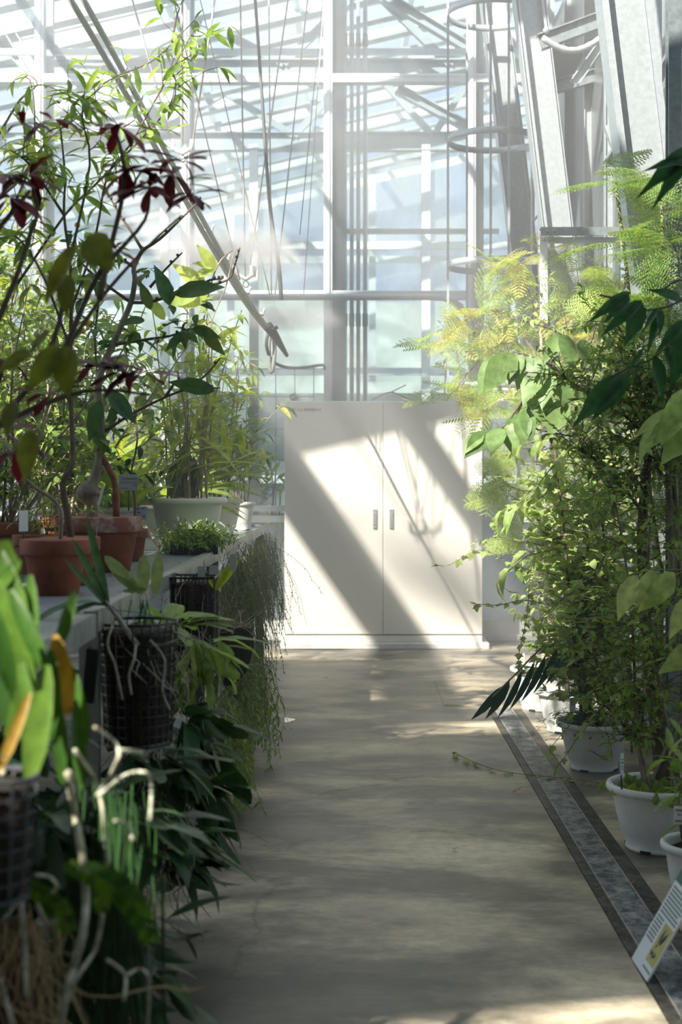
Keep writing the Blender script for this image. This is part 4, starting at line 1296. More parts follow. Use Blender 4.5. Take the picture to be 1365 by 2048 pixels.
def orchid_leaves(rg, l, c, n, L, kind='orchid', up=(.1, 1.0), out=(.3, 1.0), sx=0.0, mi=0, r=.05, W=1.0):
    for i in range(n):
        a_ = rg.uniform(0, 2 * pi)
        p = Vector(c) + Vector((cos(a_) * r * rg.random(), sin(a_) * r * rg.random(), rg.uniform(-.01, .02)))
        o = rg.uniform(*out)
        put(l, tpls(kind)[rg.randrange(4)], p, (cos(a_) * o + sx, sin(a_) * o, rg.uniform(*up)), (-cos(a_), -sin(a_), .8), L * rg.uniform(.6, 1.2), mi, W)


def roots(rg, a, c, n, L, r=.0022, spread=.3, up=-.1, rx=.06, rz=.05):
    for i in range(n):
        p = Vector(c) + Vector((rg.uniform(-rx, rx), rg.uniform(-rx, rx), rg.uniform(-rz, rz)))
        s = stemline(rg, p, (rg.gauss(0, spread), rg.gauss(0, spread), -1), L * rg.uniform(.4, 1.2), .3, up, 8)
        rr = r * rg.uniform(.5, 1.3)
        a.tube(s, [rr] * 8 + [rr * .5], 5, cap=False)


# nearest big basket below the rail
y = 3.5; c1 = (bx(y) + .075, y, .62)
t = basket('orchid_basket', c1, .098, .30, 'black net basket hanging from the bench corner with a sword-leaved orchid and pale roots', 12, 28)
l = MB(); a = MB()
top = Vector(c1) + Vector((0, 0, .29))
st = smoothline([P(275, 1290, 3.42), P(250, 1255, 3.40), P(225, 1220, 3.40), P(205, 1195, 3.42)]); a.tube(st, [.008 - .0003 * i for i in range(len(st))], 6)
tip0 = P(215, 1212, 3.42)
for px, py, w in ((178, 1040, .95), (150, 1080, .9), (137, 1120, .8)):
    e = P(px, py, 3.3); put(l, leaf_tpl('strap', .12, .4), tip0, e - tip0, (.2, -1, .4), (e - tip0).length, 0, .8)
for px, py, cl in ((65, 1215, .7), (90, 1230, .9)):
    e = P(px, py, 3.2); put(l, leaf_tpl('strap', cl, .4), tip0, (e - tip0) + Vector((0, 0, .10)), (0, -.4, 1), (e - tip0).length * 1.15, 0, .8)
for k, s in enumerate((smoothline([P(272, 1290, 3.36), P(268, 1320, 3.33), P(258, 1350, 3.33), P(263, 1390, 3.33)]), smoothline([P(225, 1250, 3.36), P(215, 1290, 3.33), P(230, 1330, 3.33), P(245, 1400, 3.34)]), smoothline([P(300, 1280, 3.36), P(330, 1320, 3.36), P(325, 1380, 3.37), P(340, 1420, 3.4)]))):
    a.tube(s, .0032, 6)
roots(rg, a, top, 26, .22, .0016, .5, -.05, .09, .03)
a.build('roots', M_root, t); l.build('leaves', leafmat('leaf_sword', [(.05, .11, .05), (.08, .15, .06)], .25), t)
# orchid with paddle leaves on the rail above it
y = 3.75; t = thing('paddle_orchid', (bx(y) + .05, y, .93), 'small orchid with upright pale green paddle leaves clipped to the bench rail', 'orchid')
l = MB(); a = MB(); b0 = P(272, 1185, 3.72)
for px, py, w in ((216, 1118, .7), (288, 1118, 1.2), (262, 1150, 1.1), (318, 1118, 1.0), (230, 1150, .5), (250, 1182, .6)):
    e = P(px, py, 3.70); q = b0 + Vector((rg.uniform(-.01, .03) if px < 300 else .05, 0, rg.uniform(-.01, .01))); put(l, leaf_tpl('orchid', .12, .25), q, e - q, (.2, -1, .1), (e - q).length * 1.1, 0, 1.0 * w + .25)
for k in range(7): s = stemline(rg, b0 + Vector((rg.uniform(-.02, .03), 0, -.02)), (rg.uniform(-.2, .2), 0, -1), .12, .1, 0, 5); a.tube(s, .0018, 5)
l.build('leaves', leafmat('leaf_paddle', [(.22, .30, .12), (.28, .36, .15), (.2, .27, .12)], .35), t); a.build('stems', mat('green_stem', (.04, .13, .09), .5), t)
y = 3.95; t = thing('leafy_orchid', (bx(y) + .07, y, .9), 'dark leafy orchid cluster between the two net baskets just under the rail', 'orchid')
l = MB(); a = MB()
orchid_leaves(rg, l, (bx(y) + .09, y, .86), 20, .13, 'orchid', (-.3, 1), (.3, 1.1), .15, 0, .06, 1.5)
roots(rg, a, (bx(y) + .07, y, .84), 30, .16, .0014, .5); l.build('leaves', LM, t); a.build('roots', M_root, t)

# second basket: black ribbed crate
y = 4.6; c2 = (bx(y) + .075, y, .63)
t = basket('black_net_basket', c2, .083, .32, 'upright black ribbed basket with torn plastic tags on top, middle of the bench edge', 4, 40, .95, None, True)
a = MB()
for (px, py, w, h_) in ((403, 1148, .024, .05), (428, 1140, .030, .03), (466, 1125, .022, .055)):
    q = P(px, py, y - .07); a.box(q.x - w / 2, q.x + w / 2, q.y, q.y + .0015, q.z - h_ / 2, q.z + h_ / 2)
a.build('tag', mat('grey_tag', (.4, .43, .42), .6), t)
a = MB(); roots(rg, a, Vector(c2) + Vector((0, -.02, .3)), 16, .15, .0013, .4); a.build('roots', M_root, t)
l = MB(); q = P(432, 1180, y - .05)
for px, py in ((470, 1125), (455, 1135), (418, 1160)): e = P(px, py, y - .06); put(l, leaf_tpl('orchid', .2, .3), q, e - q, (0, -1, .2), (e - q).length * 1.1)
l.build('leaves', LB, t)

# broad-leaved dark orchids low down between near leg and far legs
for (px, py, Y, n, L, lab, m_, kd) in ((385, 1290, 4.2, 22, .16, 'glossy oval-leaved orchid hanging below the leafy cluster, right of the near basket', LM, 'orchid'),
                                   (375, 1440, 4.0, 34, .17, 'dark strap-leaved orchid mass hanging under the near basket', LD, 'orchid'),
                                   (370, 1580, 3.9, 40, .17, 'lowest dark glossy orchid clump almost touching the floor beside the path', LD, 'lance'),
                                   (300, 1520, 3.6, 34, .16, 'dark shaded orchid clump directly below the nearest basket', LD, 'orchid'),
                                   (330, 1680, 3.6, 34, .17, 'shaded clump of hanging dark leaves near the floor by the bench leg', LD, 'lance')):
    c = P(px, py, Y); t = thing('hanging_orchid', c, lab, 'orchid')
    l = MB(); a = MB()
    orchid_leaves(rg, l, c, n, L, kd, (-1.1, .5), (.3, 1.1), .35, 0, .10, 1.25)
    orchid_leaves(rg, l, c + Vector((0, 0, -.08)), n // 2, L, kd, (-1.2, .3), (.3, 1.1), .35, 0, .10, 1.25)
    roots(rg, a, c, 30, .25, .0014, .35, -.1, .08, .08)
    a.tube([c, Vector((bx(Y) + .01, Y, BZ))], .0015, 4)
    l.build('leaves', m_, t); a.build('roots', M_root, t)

# trailing moss-like plants hung along the far half
M_dry = mat('dry_roots', (.30, .28, .19), .8, var=.5, scale=30)
for (Y, off, z0, L, n, kd, lab) in ((5.2, .08, .92, .40, 120, 'lance', 'curtain of fine trailing green stems hanging just beyond the black ribbed basket'),
                                (5.9, .10, .93, .55, 150, 'lance', 'wiry grey-green trailing plant hanging from the middle of the far bench edge'),
                                (6.8, .09, .93, .50, 140, 'lance', 'tangled trailing plant with dry roots hanging near the far legs'),
                                (7.8, .09, .93, .45, 110, 'lance', 'pale wispy trailing plant at the far corner of the bench'),
                                (5.4, .10, .42, .36, 110, 'lance', 'leafy green trailing clump hanging low over the floor beside the dark posts'),
                                (6.2, .12, .50, .42, 110, 'lance', 'bushy hanging plant with small shiny leaves low beside the path puddle')):
    c = Vector((bx(Y) + off, Y, z0)); t = thing('trailing_plant', c, lab, 'hanging plant')
    l = MB(); a = MB(); d_ = MB()
    for i in range(int(n * 1.7)):
        p = c + Vector((rg.gauss(-.02, .032), rg.gauss(0, .13), rg.uniform(-.15, .03)))
        s = stemline(rg, p, (rg.gauss(-.02, .22), rg.gauss(0, .4), rg.uniform(-1, .0)), L * rg.uniform(.4, 1.05), .17, -.36, 8)
        (a if i % 3 else d_).tube(s, .0011, 3, cap=False)
        if i % 3 or z0 < .6: leaves_along(rg, l, s, 'rice' if z0 > .6 else 'lance', .017 if z0 > .6 else .038, .016 if z0 > .6 else .022, .05, drop=.1)
    if z0 < .6: a.tube([c, Vector((bx(Y) + .01, Y, BZ))], .0015, 4)
    l.build('foliage', LS if z0 > .6 else LM, t); a.build('stems', M_twig_g, t); d_.build('dry_roots', M_dry, t)
# mounted cork slab with bare roots
y = 5.0; c = P(470, 1275, y); t = thing('cork_mount', c, 'dark cork slab with dry pale roots sprouting from its top, hung beyond the black basket', 'plant mount')
a = MB(); v = []
for i, (z, r_) in enumerate(((-.17, .02), (-.12, .05), (-.03, .062), (.03, .055), (.045, .02))):
    for k in range(10): an = 2 * pi * k / 10; v.append((c.x + r_ * cos(an) * (1 + .2 * sin(3 * an + i)) + z * .12, c.y + r_ * .7 * sin(an), c.z + z))
a.add(v, [(i * 10 + k, i * 10 + (k + 1) % 10, (i + 1) * 10 + (k + 1) % 10, (i + 1) * 10 + k) for i in range(4) for k in range(10)] + [tuple(range(40, 50)), tuple(reversed(range(10)))], 0, True)
a.build('slab', mat('dark_cork', (.03, .025, .02), .9, var=.5, scale=40, bump=1), t)
a = MB(); 
for i in range(26): s = stemline(rg, c + Vector((rg.uniform(-.03, .04), -.03, .045)), (rg.uniform(-1, .6), rg.uniform(-.5, .3), rg.uniform(-.1, .5)), .09, .25, 0, 5); a.tube(s, .001, 3)
a.build('roots', M_bark_p, t)
# black slab hanging on a wire left of the near basket
y = 3.3; t = thing('black_slab', P(180, 1350, y), 'narrow black fibre slab hanging on a wire beside the nearest bench leg', 'plant mount')
a = MB(); a.beam(P(186, 1298, y), P(176, 1405, y), .027, .02, (1, 0, 0)); a.build('slab', M_black, t)
a = MB(); a.tube([P(184, 1300, y), P(170, 1240, y)], .0012, 4); a.tube([P(184, 1300, y), P(155, 1262, y)], .0012, 4); a.build('wire', M_dark_metal, t)

# ------------------------------------------------------------------ blurred foreground at the left
LFG = leafmat('leaf_foreground', [(.03, .085, .015), (.055, .13, .02), (.11, .20, .03), (.025, .07, .015)], .35, .35)
t = thing('foreground_orchid', P(60, 1300, 2.2), 'out-of-focus bright green strap-leaved orchid hanging closest to the camera at the left edge', 'orchid')
l = MB(); yl = MB()
for (p0, p1, Y, w, cl, mi) in (((10, 1080), (20, 1400), 2.2, 1.0, .3, 0), ((-10, 1160), (60, 1420), 2.1, 1.0, .3, 0), ((60, 1150), (60, 1330), 2.2, .8, .2, 0), ((95, 1330), (60, 1560), 2.05, .9, .1, 0),
                           ((110, 1390), (130, 1560), 2.1, .8, .3, 0), ((-20, 1200), (30, 1380), 2.0, .8, .5, 0), ((40, 1120), (-10, 1180), 2.2, 1.2, .2, 0), ((150, 1400), (165, 1570), 2.2, .7, .2, 0), ((20, 1180), (90, 1330), 2.1, .8, .2, 0),
                           ((60, 1385), (0, 1540), 2.05, .6, .2, 1),((150, 1180), (120, 1290), 2.3, .9, .3, 0), ((70, 1250), (20, 1480), 2.15, .8, .2, 0), ((100, 1300), (110, 1480), 2.1, .8, .1, 0), ((30, 1300), (70, 1520), 2.1, .8, .15, 0), ((140, 1330), (175, 1480), 2.25, .8, .3, 0), ((-10, 1090), (50, 1230), 2.2, .9, .2, 0), ((110, 1270), (140, 1420), 2.2, 1.1, .4, 2), ((-30, 1240), (0, 1440), 2.1, 1.2, .2, 0)):
    a_, b_ = P(*p0, Y), P(*p1, Y - .05)
    if mi: yl = MB()
    put((yl if mi else l), leaf_tpl('orchid', cl, .3), a_, b_ - a_, (.3, -1, .2), (b_ - a_).length * 1.05, 0, .95 * w)
    if mi: yl.build('fading_leaf', leafmat('leaf_fading', [(.42, .17, .04), (.25, .22, .03)], .4), t)
l.build('leaves', LFG, t)
t = basket('foreground_basket', P(-12, 1790, 2.0), .062, .17, 'out-of-focus grey net basket cut off by the left edge of the picture', 7, 14, .8, mat('grey_net', (.06, .065, .075), .5))
a = MB()
for pts, r_ in (([(135, 1545), (152, 1640), (165, 1720), (172, 1800), (165, 1870), (148, 1930), (132, 1990), (118, 2060)], .006), ([(5, 1545), (20, 1580), (35, 1620), (20, 1680), (5, 1700)], .0045), ([(10, 1700), (38, 1750), (45, 1830), (50, 1900), (52, 1990)], .004),
                ([(75, 1810), (95, 1850), (110, 1840), (100, 1860), (75, 1845)], .0035), ([(150, 1500), (190, 1560), (205, 1620), (215, 1730)], .003), ([(205, 1830), (190, 1900), (150, 1960), (140, 2000)], .0035),
                ([(190, 1455), (225, 1480), (238, 1510), (215, 1560), (195, 1590)], .003), ([(240, 1500), (285, 1505)], .0028), ([(200, 1590), (250, 1550), (290, 1545), (303, 1570), (300, 1640)], .0028), ([(25, 2048), (10, 1990), (0, 1960)], .004),
                ([(230, 1642), (255, 1648), (265, 1680)], .003), ([(215, 1920), (250, 1950), (248, 2000)], .0028), ([(255, 1950), (280, 1938), (298, 1960), (295, 2048)], .0025), ([(70, 1750), (100, 1755), (115, 1775), (95, 1790)], .003)):
    s = smoothline([P(x, y_, 2.05 + .1 * (i % 2)) for i, (x, y_) in enumerate(pts)]); a.tube(s, r_ , 7)
rootsT = thing('aerial_roots', P(130, 1700, 2.05), 'thick pale aerial roots dangling in front of the foreground orchid', 'plant roots'); a.build('root', mat('thick_pale_root', (.50, .52, .42), .65, var=.5, scale=30, col2=(.26, .24, .15)), rootsT)
# brown fibrous mass at the bottom left
t = thing('fibre_mount', P(40, 1950, 2.2), 'brown fibrous hanging mass at the bottom left corner with thin dangling roots', 'plant mount')
a = MB(); a.lathe([(.001, -.2), (.045, -.18), (.06, -.05), (.055, .06), (.03, .12), (.001, .13)], P(30, 1990, 2.3), 18, wob=.15); a.build('core', mat('brown_fibre', (.10, .055, .03), .95, var=.6, scale=50, bump=1), t)
a = MB(); roots(rg, a, P(40, 1860, 2.2), 60, .28, .0016, .2, -.1, .07, .05); a.build('roots', mat('tan_root', (.36, .26, .14), .8, var=.4), t)
# fern-like jagged leaf
t = thing('foreground_fern', P(150, 1790, 2.1), 'blurred lime-green fern fronds drooping to the right in the left foreground', 'fern')
l = MB()


def fern_frond(l, pts, w, n=16):
    s = smoothline(pts, 4); m = len(s)
    for i in range(m - 1):
        t_ = (s[i + 1] - s[i]).normalized(); q = i / m
        ww = w * (sin(pi * (.12 + .82 * q)) ** .7)
        for sd in (-1, 1):
            lat = Vector((-t_.z, 0, t_.x)) * sd
            put(l, tpls('lance')[0], s[i], lat * .8 + t_ * .6 + Vector((0, 0, -.15)), (0, -1, .3), ww, 0, 1.9)


fern_frond(l, [P(130, 1730, 2.05), P(180, 1745, 2.05), P(235, 1775, 2.05), P(275, 1820, 2.05), P(305, 1885, 2.05)], .032)
fern_frond(l, [P(50, 1760, 2.1), P(85, 1790, 2.1), P(115, 1820, 2.1), P(140, 1860, 2.1)], .028)
fern_frond(l, [P(190, 1740, 2.1), P(198, 1780, 2.1), P(205, 1820, 2.1)], .02)
l.build('fronds', LFG, t)
# reedy green stems hanging
t = thing('hanging_rush', P(230, 1750, 2.5), 'dense dark green thread-like stems hanging straight down in the left foreground', 'hanging plant')
a = MB()
for i in range(170):
    px = rg.gauss(215, 42); Y = 2.5 + rg.uniform(-.15, .2); p = P(px, rg.uniform(1560, 1760), Y)
    s = stemline(rg, p, (rg.gauss(0, .05), rg.gauss(0, .05), -1), rg.uniform(.3, .6), .04, -.05, 6); a.tube(s, rg.uniform(.0012, .0026), 4, cap=False)
a.build('stems', leafmat('rush_green', [(.02, .055, .018), (.03, .08, .02), (.014, .04, .014)], .1), t)
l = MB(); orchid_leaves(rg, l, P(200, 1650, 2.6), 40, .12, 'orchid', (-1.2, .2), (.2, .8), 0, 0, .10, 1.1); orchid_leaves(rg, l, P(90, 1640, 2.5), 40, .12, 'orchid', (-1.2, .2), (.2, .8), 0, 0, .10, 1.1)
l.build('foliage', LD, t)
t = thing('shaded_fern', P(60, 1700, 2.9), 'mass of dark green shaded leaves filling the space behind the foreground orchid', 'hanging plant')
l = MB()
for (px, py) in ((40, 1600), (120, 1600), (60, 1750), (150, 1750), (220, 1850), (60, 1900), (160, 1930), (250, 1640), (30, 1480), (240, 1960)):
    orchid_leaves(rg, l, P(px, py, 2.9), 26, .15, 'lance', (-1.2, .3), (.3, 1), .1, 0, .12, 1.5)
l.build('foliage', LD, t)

# ------------------------------------------------------------------ dark red-leaved shrub, nearer than the bench pots
Yr = 3.2
t = thing('red_leaved_shrub', P(-60, 1100, Yr), 'drooping dark red leaved shrub rising from the left edge before the bench pots', 'shrub')
a = MB(); l = MB(); g = MB()
mains = [[(-60, 960), (0, 850), (70, 760), (130, 700), (200, 600), (260, 530), (320, 470), (365, 430)], [(130, 700), (190, 560), (240, 500), (290, 440), (300, 385)], [(-60, 900), (0, 850), (110, 800), (200, 780), (300, 790)],
         [(-30, 700), (30, 560), (60, 470), (75, 420), (60, 360)], [(-40, 500), (20, 430), (60, 380)], [(200, 600), (215, 520), (235, 440), (250, 360), (240, 290), (225, 250)], [(75, 760), (120, 640), (130, 540), (150, 500)]]
for mpts in mains:
    s = smoothline([P(x, y_, Yr + .02 * i) for i, (x, y_) in enumerate(mpts)]); a.tube(s, [.0085 - .006 * i / len(s) for i in range(len(s))], 6)
whorls = [(300, 375, 1), (240, 255, 1), (60, 350, 1.0), (255, 345, .9), (345, 350, .9), (190, 730, .9), (285, 745, 1), (100, 790, .7), (20, 395, 1.1), (-10, 350, 1.0), (300, 330, .8), (105, 240, .5), (250, 740, .8), (385, 390, .6), (360, 320, .7), (230, 500, .5), (30, 900, .8), (-5, 860, .8), (10, 720, .6), (45, 250, .45)]
for (px, py, s_) in whorls:
    c = P(px, py, Yr + .05)
    for i in range(int(11 * s_)):
        an = rg.uniform(0, 2 * pi)
        put(l, tpls('obovate')[rg.randrange(4)], c, (cos(an), sin(an) * .8, rg.uniform(-.45, .6)), (0, -.4, 1), .100 * rg.uniform(.7, 1.2) * (s_ ** .3), 0, .75)
# green leaf whorl on the right tip
for px, py, ex, ey in ((370, 362, 440, 350), (370, 362, 430, 340), (375, 370, 445, 378)): p, e = P(px, py, Yr), P(ex, ey, Yr); put(g, tpls('lance')[1], p, e - p + Vector((0, 0, .02)), (0, -.3, 1), (e - p).length * 1.1)
for (px, py, ex, ey, w) in ((150, 490, 90, 590, .9), (175, 470, 215, 530, 2.0), (135, 550, 130, 620, 1.3), (120, 690, 60, 770, 1.3), (130, 690, 130, 780, 1.6), (60, 700, 0, 740, 1.0), (100, 660, 60, 700, .8), (60, 860, 50, 950, 1.2), (30, 800, 10, 860, 1.2)):
    p, e = P(px, py, 2.7), P(ex, ey, 2.65); put(g, tpls('ovate')[0], p, e - p, (rg.uniform(-.3, .3), -1, .1), (e - p).length * 1.1, 0, w * .8)
a.build('stems', M_twig, t); l.build('red_leaves', LR, t); g.build('olive_leaves', LO, t)
for px, py in ((-30, 690),):
    pass

# dense sunlit shrubs behind at the left
for (x, y, z0, H, kd, sz, m_, n_, lab) in ((-1.62, 5.6, .95, 1.55, 'lance', .08, LB, 16, 'tall yellow-green shrub filling the left edge above the bench'), (-1.95, 7.0, .95, 1.7, 'ovate', .065, LB, 16, 'sunlit tall shrub reaching high at the far left'),
                                       (-1.15, 5.75, .95, 1.1, 'ovate', .065, LM, 12, 'open green shrub between the knobbly trunk and the cane plant'), (-1.35, 4.4, .95, 1.35, 'lance', .075, LM, 14, 'green willow-leaved shrub near the left edge behind the red leaves'),
                                       (-2.75, 8.3, .0, 2.2, 'ovate', .09, LYG, 18, 'bright backlit shrub growing from the floor in the far left corner')):
    t = thing('tall_shrub', (x, y, z0), lab, 'shrub'); a = MB(); l = MB(); sts = []
    if z0 > .5:
        p_ = MB(); pot_mesh(p_, (x, y, z0), .12, .16, 'terra'); p_.build('pot', M_terra, t)
    for i in range(n_):
        s = stemline(rg, (x + rg.uniform(-.06, .06), y + rg.uniform(-.06, .06), z0 + .12), (rg.uniform(-.32, .32), rg.uniform(-.25, .25), 1), H * rg.uniform(.55, 1.05), .09, .05, 10)
        a.tube(s, [.008 - .0006 * k for k in range(11)], 5); sts.append(s)
    bushy(rg, a, l, sts, kd, sz * 1.2, .042, .2, 17, (.15, 1), drop=.3); a.build('stems', M_bark, t); l.build('foliage', m_, t)

# ------------------------------------------------------------------ mist pipes, hanging cords
pp = thing('mist_pipe', P(300, 250, 6.3), 'pair of parallel mist pipes with white spray nozzles slanting down from the upper left', 'pipe')
for dx, r_ in ((0, .0135), (26, .0135)):
    s = [P(138 + dx + (215 + dx * .1) * 0, -10, 6.0)]
    s = [P(136 + dx * 1.0, -10, 5.8), P(236 + dx * .75, 160, 6.2), P(360 + dx * .55, 382, 6.8), P(480 + dx * .35, 588, 7.4), P(545 + dx * .1, 672, 7.8)]
    a = MB(); a.tube(smoothline(s, 4), r_, 8); a.build('pipe_run', mat('grey_plastic_pipe', (.36, .37, .36), .5, var=.15), pp)
for px, py, Y in ((236, 150, 6.2), (268, 205, 6.35), (370, 395, 6.85), (412, 462, 7.1), (445, 520, 7.2), (487, 585, 7.4), (515, 628, 7.6)):
    q = P(px, py, Y); a = MB(); a.tube([q + Vector((-.03, 0, .0)), q + Vector((.035, 0, 0))], .011, 8); a.tube([q + Vector((-.03, 0, 0)), q + Vector((-.035, -.01, .04))], .006, 6); a.tube([q + Vector((.03, 0, 0)), q + Vector((.04, -.01, .03))], .006, 6)
    a.build('nozzle', M_white if py > 440 else M_galv_d, pp)
a = MB(); s = [P(536, 652, 7.7), P(548, 668, 7.75), P(575, 712, 7.85)]; a.tube(s, [.028, .026, .010], 12); a.tube([P(537, 662, 7.7), P(556, 654, 7.7)], .010, 6); a.build('spray_head', M_black, pp)
cords = [((265, 0), (345, 290), .006, 8.0, 0), ((365, -5), (365, 290), .0075, 8.0, 0), ((430, 0), (385, 290), .006, 8.0, 0), ((362, 60), (480, 560), .004, 8.4, 1), ((408, 30), (540, 590), .004, 8.8, 0), ((481, -5), (491, 560), .0055, 8.6, 0),
         ((538, -5), (543, 590), .005, 9.2, 0), ((577, -5), (500, 530), .0055, 8.6, 0), ((616, -5), (550, 590), .005, 9.2, 0), ((640, 60), (600, 470), .003, 9.6, 1), ((644, 60), (607, 600), .003, 9.6, 0)]
for i, (p0, p1, r_, Y, dk) in enumerate(cords):
    a_, b_ = P(*p0, Y), P(*p1, Y)
    if p0[1] < 70: a_ = b_ + (a_ - b_) * (1 + max(0, (5.0 - a_.z)) / max(.1, (a_.z - b_.z)))
    m_ = MB(); m_.tube([a_, b_], r_, 6); o = m_.build('roof_string', M_dark_metal if dk else mat('pale_cord', (.60, .55, .52), .6, var=.2))
    tag(o, ['pale cord slanting right down from the top to the upper cord fitting', 'plumb pale cord ending at the upper cord fitting', 'pale cord slanting left down to the upper cord fitting', 'thin dark string slanting right, ending above the rail pipe', 'thin pale string slanting right beside the dark one down to the rail pipe', 'plumb pale cord ending at the lower cord fitting', 'plumb thin cord just right of the lower cord fitting', 'pale cord slanting left down to the lower cord fitting', 'pale cord slanting left to the foot of the thick dark cable', 'short thin dark string close to the white mullion', 'short faint pale string nearest the white mullion, low'][i], 'cord', 'fan of roof cords')
a = MB(); s = smoothline([P(508, -40, 8.3), P(520, 130, 8.3), P(535, 350, 8.3), P(545, 450, 8.3), P(558, 530, 8.3), P(563, 600, 8.3)]); a.tube(s, [.009 + .004 * i / len(s) for i in range(len(s))], 8); o = a.build('black_cable', mat('grey_black_cable', (.10, .11, .11), .6)); tag(o, 'thick dark cable curving down in the middle of the cord fan', 'cable')
a = MB(); s = smoothline([P(538, 662, 8.0), P(533, 690, 8.0), P(545, 722, 8.1), P(575, 735, 8.3), P(610, 735, 9), P(645, 730, 9.8), P(650, 738, 10.2)]); a.tube(s, .010, 8); o = a.build('black_cable', M_dark_metal); tag(o, 'dark hose looping from the spray head to the white mullion', 'hose')
a = MB(); s = smoothline([P(543, 660, 8.05), P(538, 690, 8.05), P(540, 735, 8.05), P(545, 742, 8.05), P(550, 700, 8.05), P(546, 670, 8.05)]); a.tube(s, .012, 8); o = a.build('hose_loop', mat('grey_hose', (.2, .22, .2), .6)); tag(o, 'short grey hose loop hanging behind the spray head', 'hose')
for i, (px, py, Y) in enumerate(((365, 300, 8.0), (492, 552, 8.6))):
    c = P(px, py, Y); t = thing('pulley_fitting', c, ('upper', 'lower')[i] + ' clear plastic cord fitting with a ring beneath, hanging in the cord fan', 'fitting')
    a = MB(); a.tube([c + Vector((-.05, 0, .01)), c + Vector((0, 0, -.02)), c + Vector((.05, 0, .01))], .013, 8); a.build('yoke', mat('clear_plastic', (.75, .72, .7), .3), t)
    for s_ in (-1, 1): a = MB(); a.tube([c + Vector((s_ * .05, 0, -.005)), c + Vector((s_ * .055, 0, .06))], .012, 8); a.build('cup', mat('clear_plastic', (.75, .72, .7), .3), t)
    a = MB(); a.tube([c + Vector((.017 * cos(k * .63), 0, -.05 + .02 * sin(k * .63))) for k in range(11)], .004, 5); a.build('ring', M_galv_d, t)
# upper left stems crossing the glass
t = thing('climbing_stem', P(-20, 420, 5.6), 'long bare stem with green drooping leaves arching to the top left of the picture', 'climber')
a = MB(); l = MB()
for pts in ([(-40, 420), (30, 370), (100, 275), (160, 230), (210, 165), (300, 125), (345, 85), (390, 40)], [(160, 270), (230, 262), (270, 240)], [(20, 430), (60, 330), (70, 250), (60, 160), (30, 160)], [(345, 85), (352, 40), (360, 15)], [(-20, 300), (40, 200), (75, 170), (60, 150)]):
    s = smoothline([P(x, y_, 5.6) for x, y_ in pts]); a.tube(s, [.006 - .0045 * i / len(s) for i in range(len(s))], 5)
    leaves_along(rg, l, s, 'lance', .085, .055, .3 if pts[0][0] != 20 else 2, drop=.5, side=1.1); 
bushy(rg, a, l, [smoothline([P(30, 370, 5.6), P(100, 275, 5.6), P(160, 230, 5.6), P(240, 170, 5.6), P(340, 95, 5.6)])], 'lance', .08, .05, .14, 12, (.0, 1), drop=.4)
a.build('stem', M_twig, t); l.build('foliage', LM, t)
# ------------------------------------------------------------------ pots and trees on the right
rg = random.Random(33)


def tree_part(stems, mats, t, nm='trunk'):
    a = MB()
    for s, r0, r1 in stems:
        s = smoothline(s); n = len(s); a.tube(s, [r0 + (r1 - r0) * i / (n - 1) for i in range(n)], 9 if r0 > .012 else 6)
    a.build(nm, mats, t)


def up_stem(rg, c, d, L, n=9, wob=.07, up=.05): return stemline(rg, c, d, L, wob, up, n)


# R1 nearest
c = (1.045, 4.15, 0); t1 = potted('potted_plant', c, .122, .20, 'white', M_potw, 'nearest white pot, cut by the right edge beside the leaning information board')
l = MB(); a = MB()
for i in range(26):
    s = up_stem(rg, (c[0] + rg.uniform(-.06, .06), c[1] + rg.uniform(-.06, .06), .17), (rg.uniform(-.3, .9), rg.uniform(-.4, .4), 1), rg.uniform(.12, .35)); a.tube(s, .0022, 5); leaves_along(rg, l, s, 'lance', .09, .05, .3, drop=.4)
l.build('foliage', LM, t1); a.build('stems', M_twig_g, t1)

# R2: large pot, rough dark trunk and slim stems
c2 = (1.06, 4.82, 0); t2 = potted('potted_tree', c2, .176, .225, 'white', M_potw, 'large weathered white pot with rough dark trunk, second of the right-hand row')
Y2 = 4.82
tree_part([([P(1330, 1588, 4.85), P(1322, 1500, 4.9), P(1312, 1420, 4.95), P(1300, 1330, 5.0), P(1290, 1200, 5.0), P(1285, 1050, 5.0), P(1300, 900, 5.0)], .033, .015)], M_bark_d, t2)
slim = [([P(1300, 1580, 4.76), P(1280, 1500, 4.76), P(1240, 1440, 4.8), P(1210, 1380, 4.8), P(1190, 1310, 4.8), P(1175, 1240, 4.8)], .008, .003), ([P(1348, 1585, 4.74), P(1340, 1480, 4.72), P(1325, 1400, 4.7), P(1312, 1310, 4.7), P(1302, 1240, 4.7), P(1297, 1150, 4.7), P(1300, 1050, 4.7)], .008, .004),
        ([P(1290, 1580, 4.8), P(1275, 1460, 4.8), P(1270, 1340, 4.8), P(1262, 1200, 4.8), P(1240, 1050, 4.8), P(1215, 930, 4.8)], .007, .003), ([P(1305, 1560, 4.7), P(1330, 1500, 4.7), P(1362, 1440, 4.7)], .005, .005),
        ([P(1355, 1560, 4.85), P(1370, 1300, 4.9), P(1355, 1050, 4.9), P(1350, 850, 4.9)], .011, .006), ([P(1345, 1200, 4.9), P(1340, 1000, 4.9), P(1330, 860, 4.9), P(1300, 780, 4.9), P(1240, 720, 4.9)], .013, .004)]
tree_part(slim, M_bark, t2, 'stems')
a = MB(); l = MB(); st = [smoothline(s[0]) for s in slim if s is not slim[3]]
st += [smoothline([P(1345, 1000, 4.9), P(1280, 860, 4.9), P(1200, 800, 5.0), P(1120, 750, 5.0)]), smoothline([P(1345, 1000, 4.9), P(1330, 850, 4.9), P(1345, 760, 4.9)]), smoothline([P(1300, 1050, 4.9), P(1230, 950, 5.0), P(1160, 900, 5.0)]), smoothline([P(1350, 1000, 4.9), P(1290, 760, 5.0), P(1230, 640, 5.0)])]
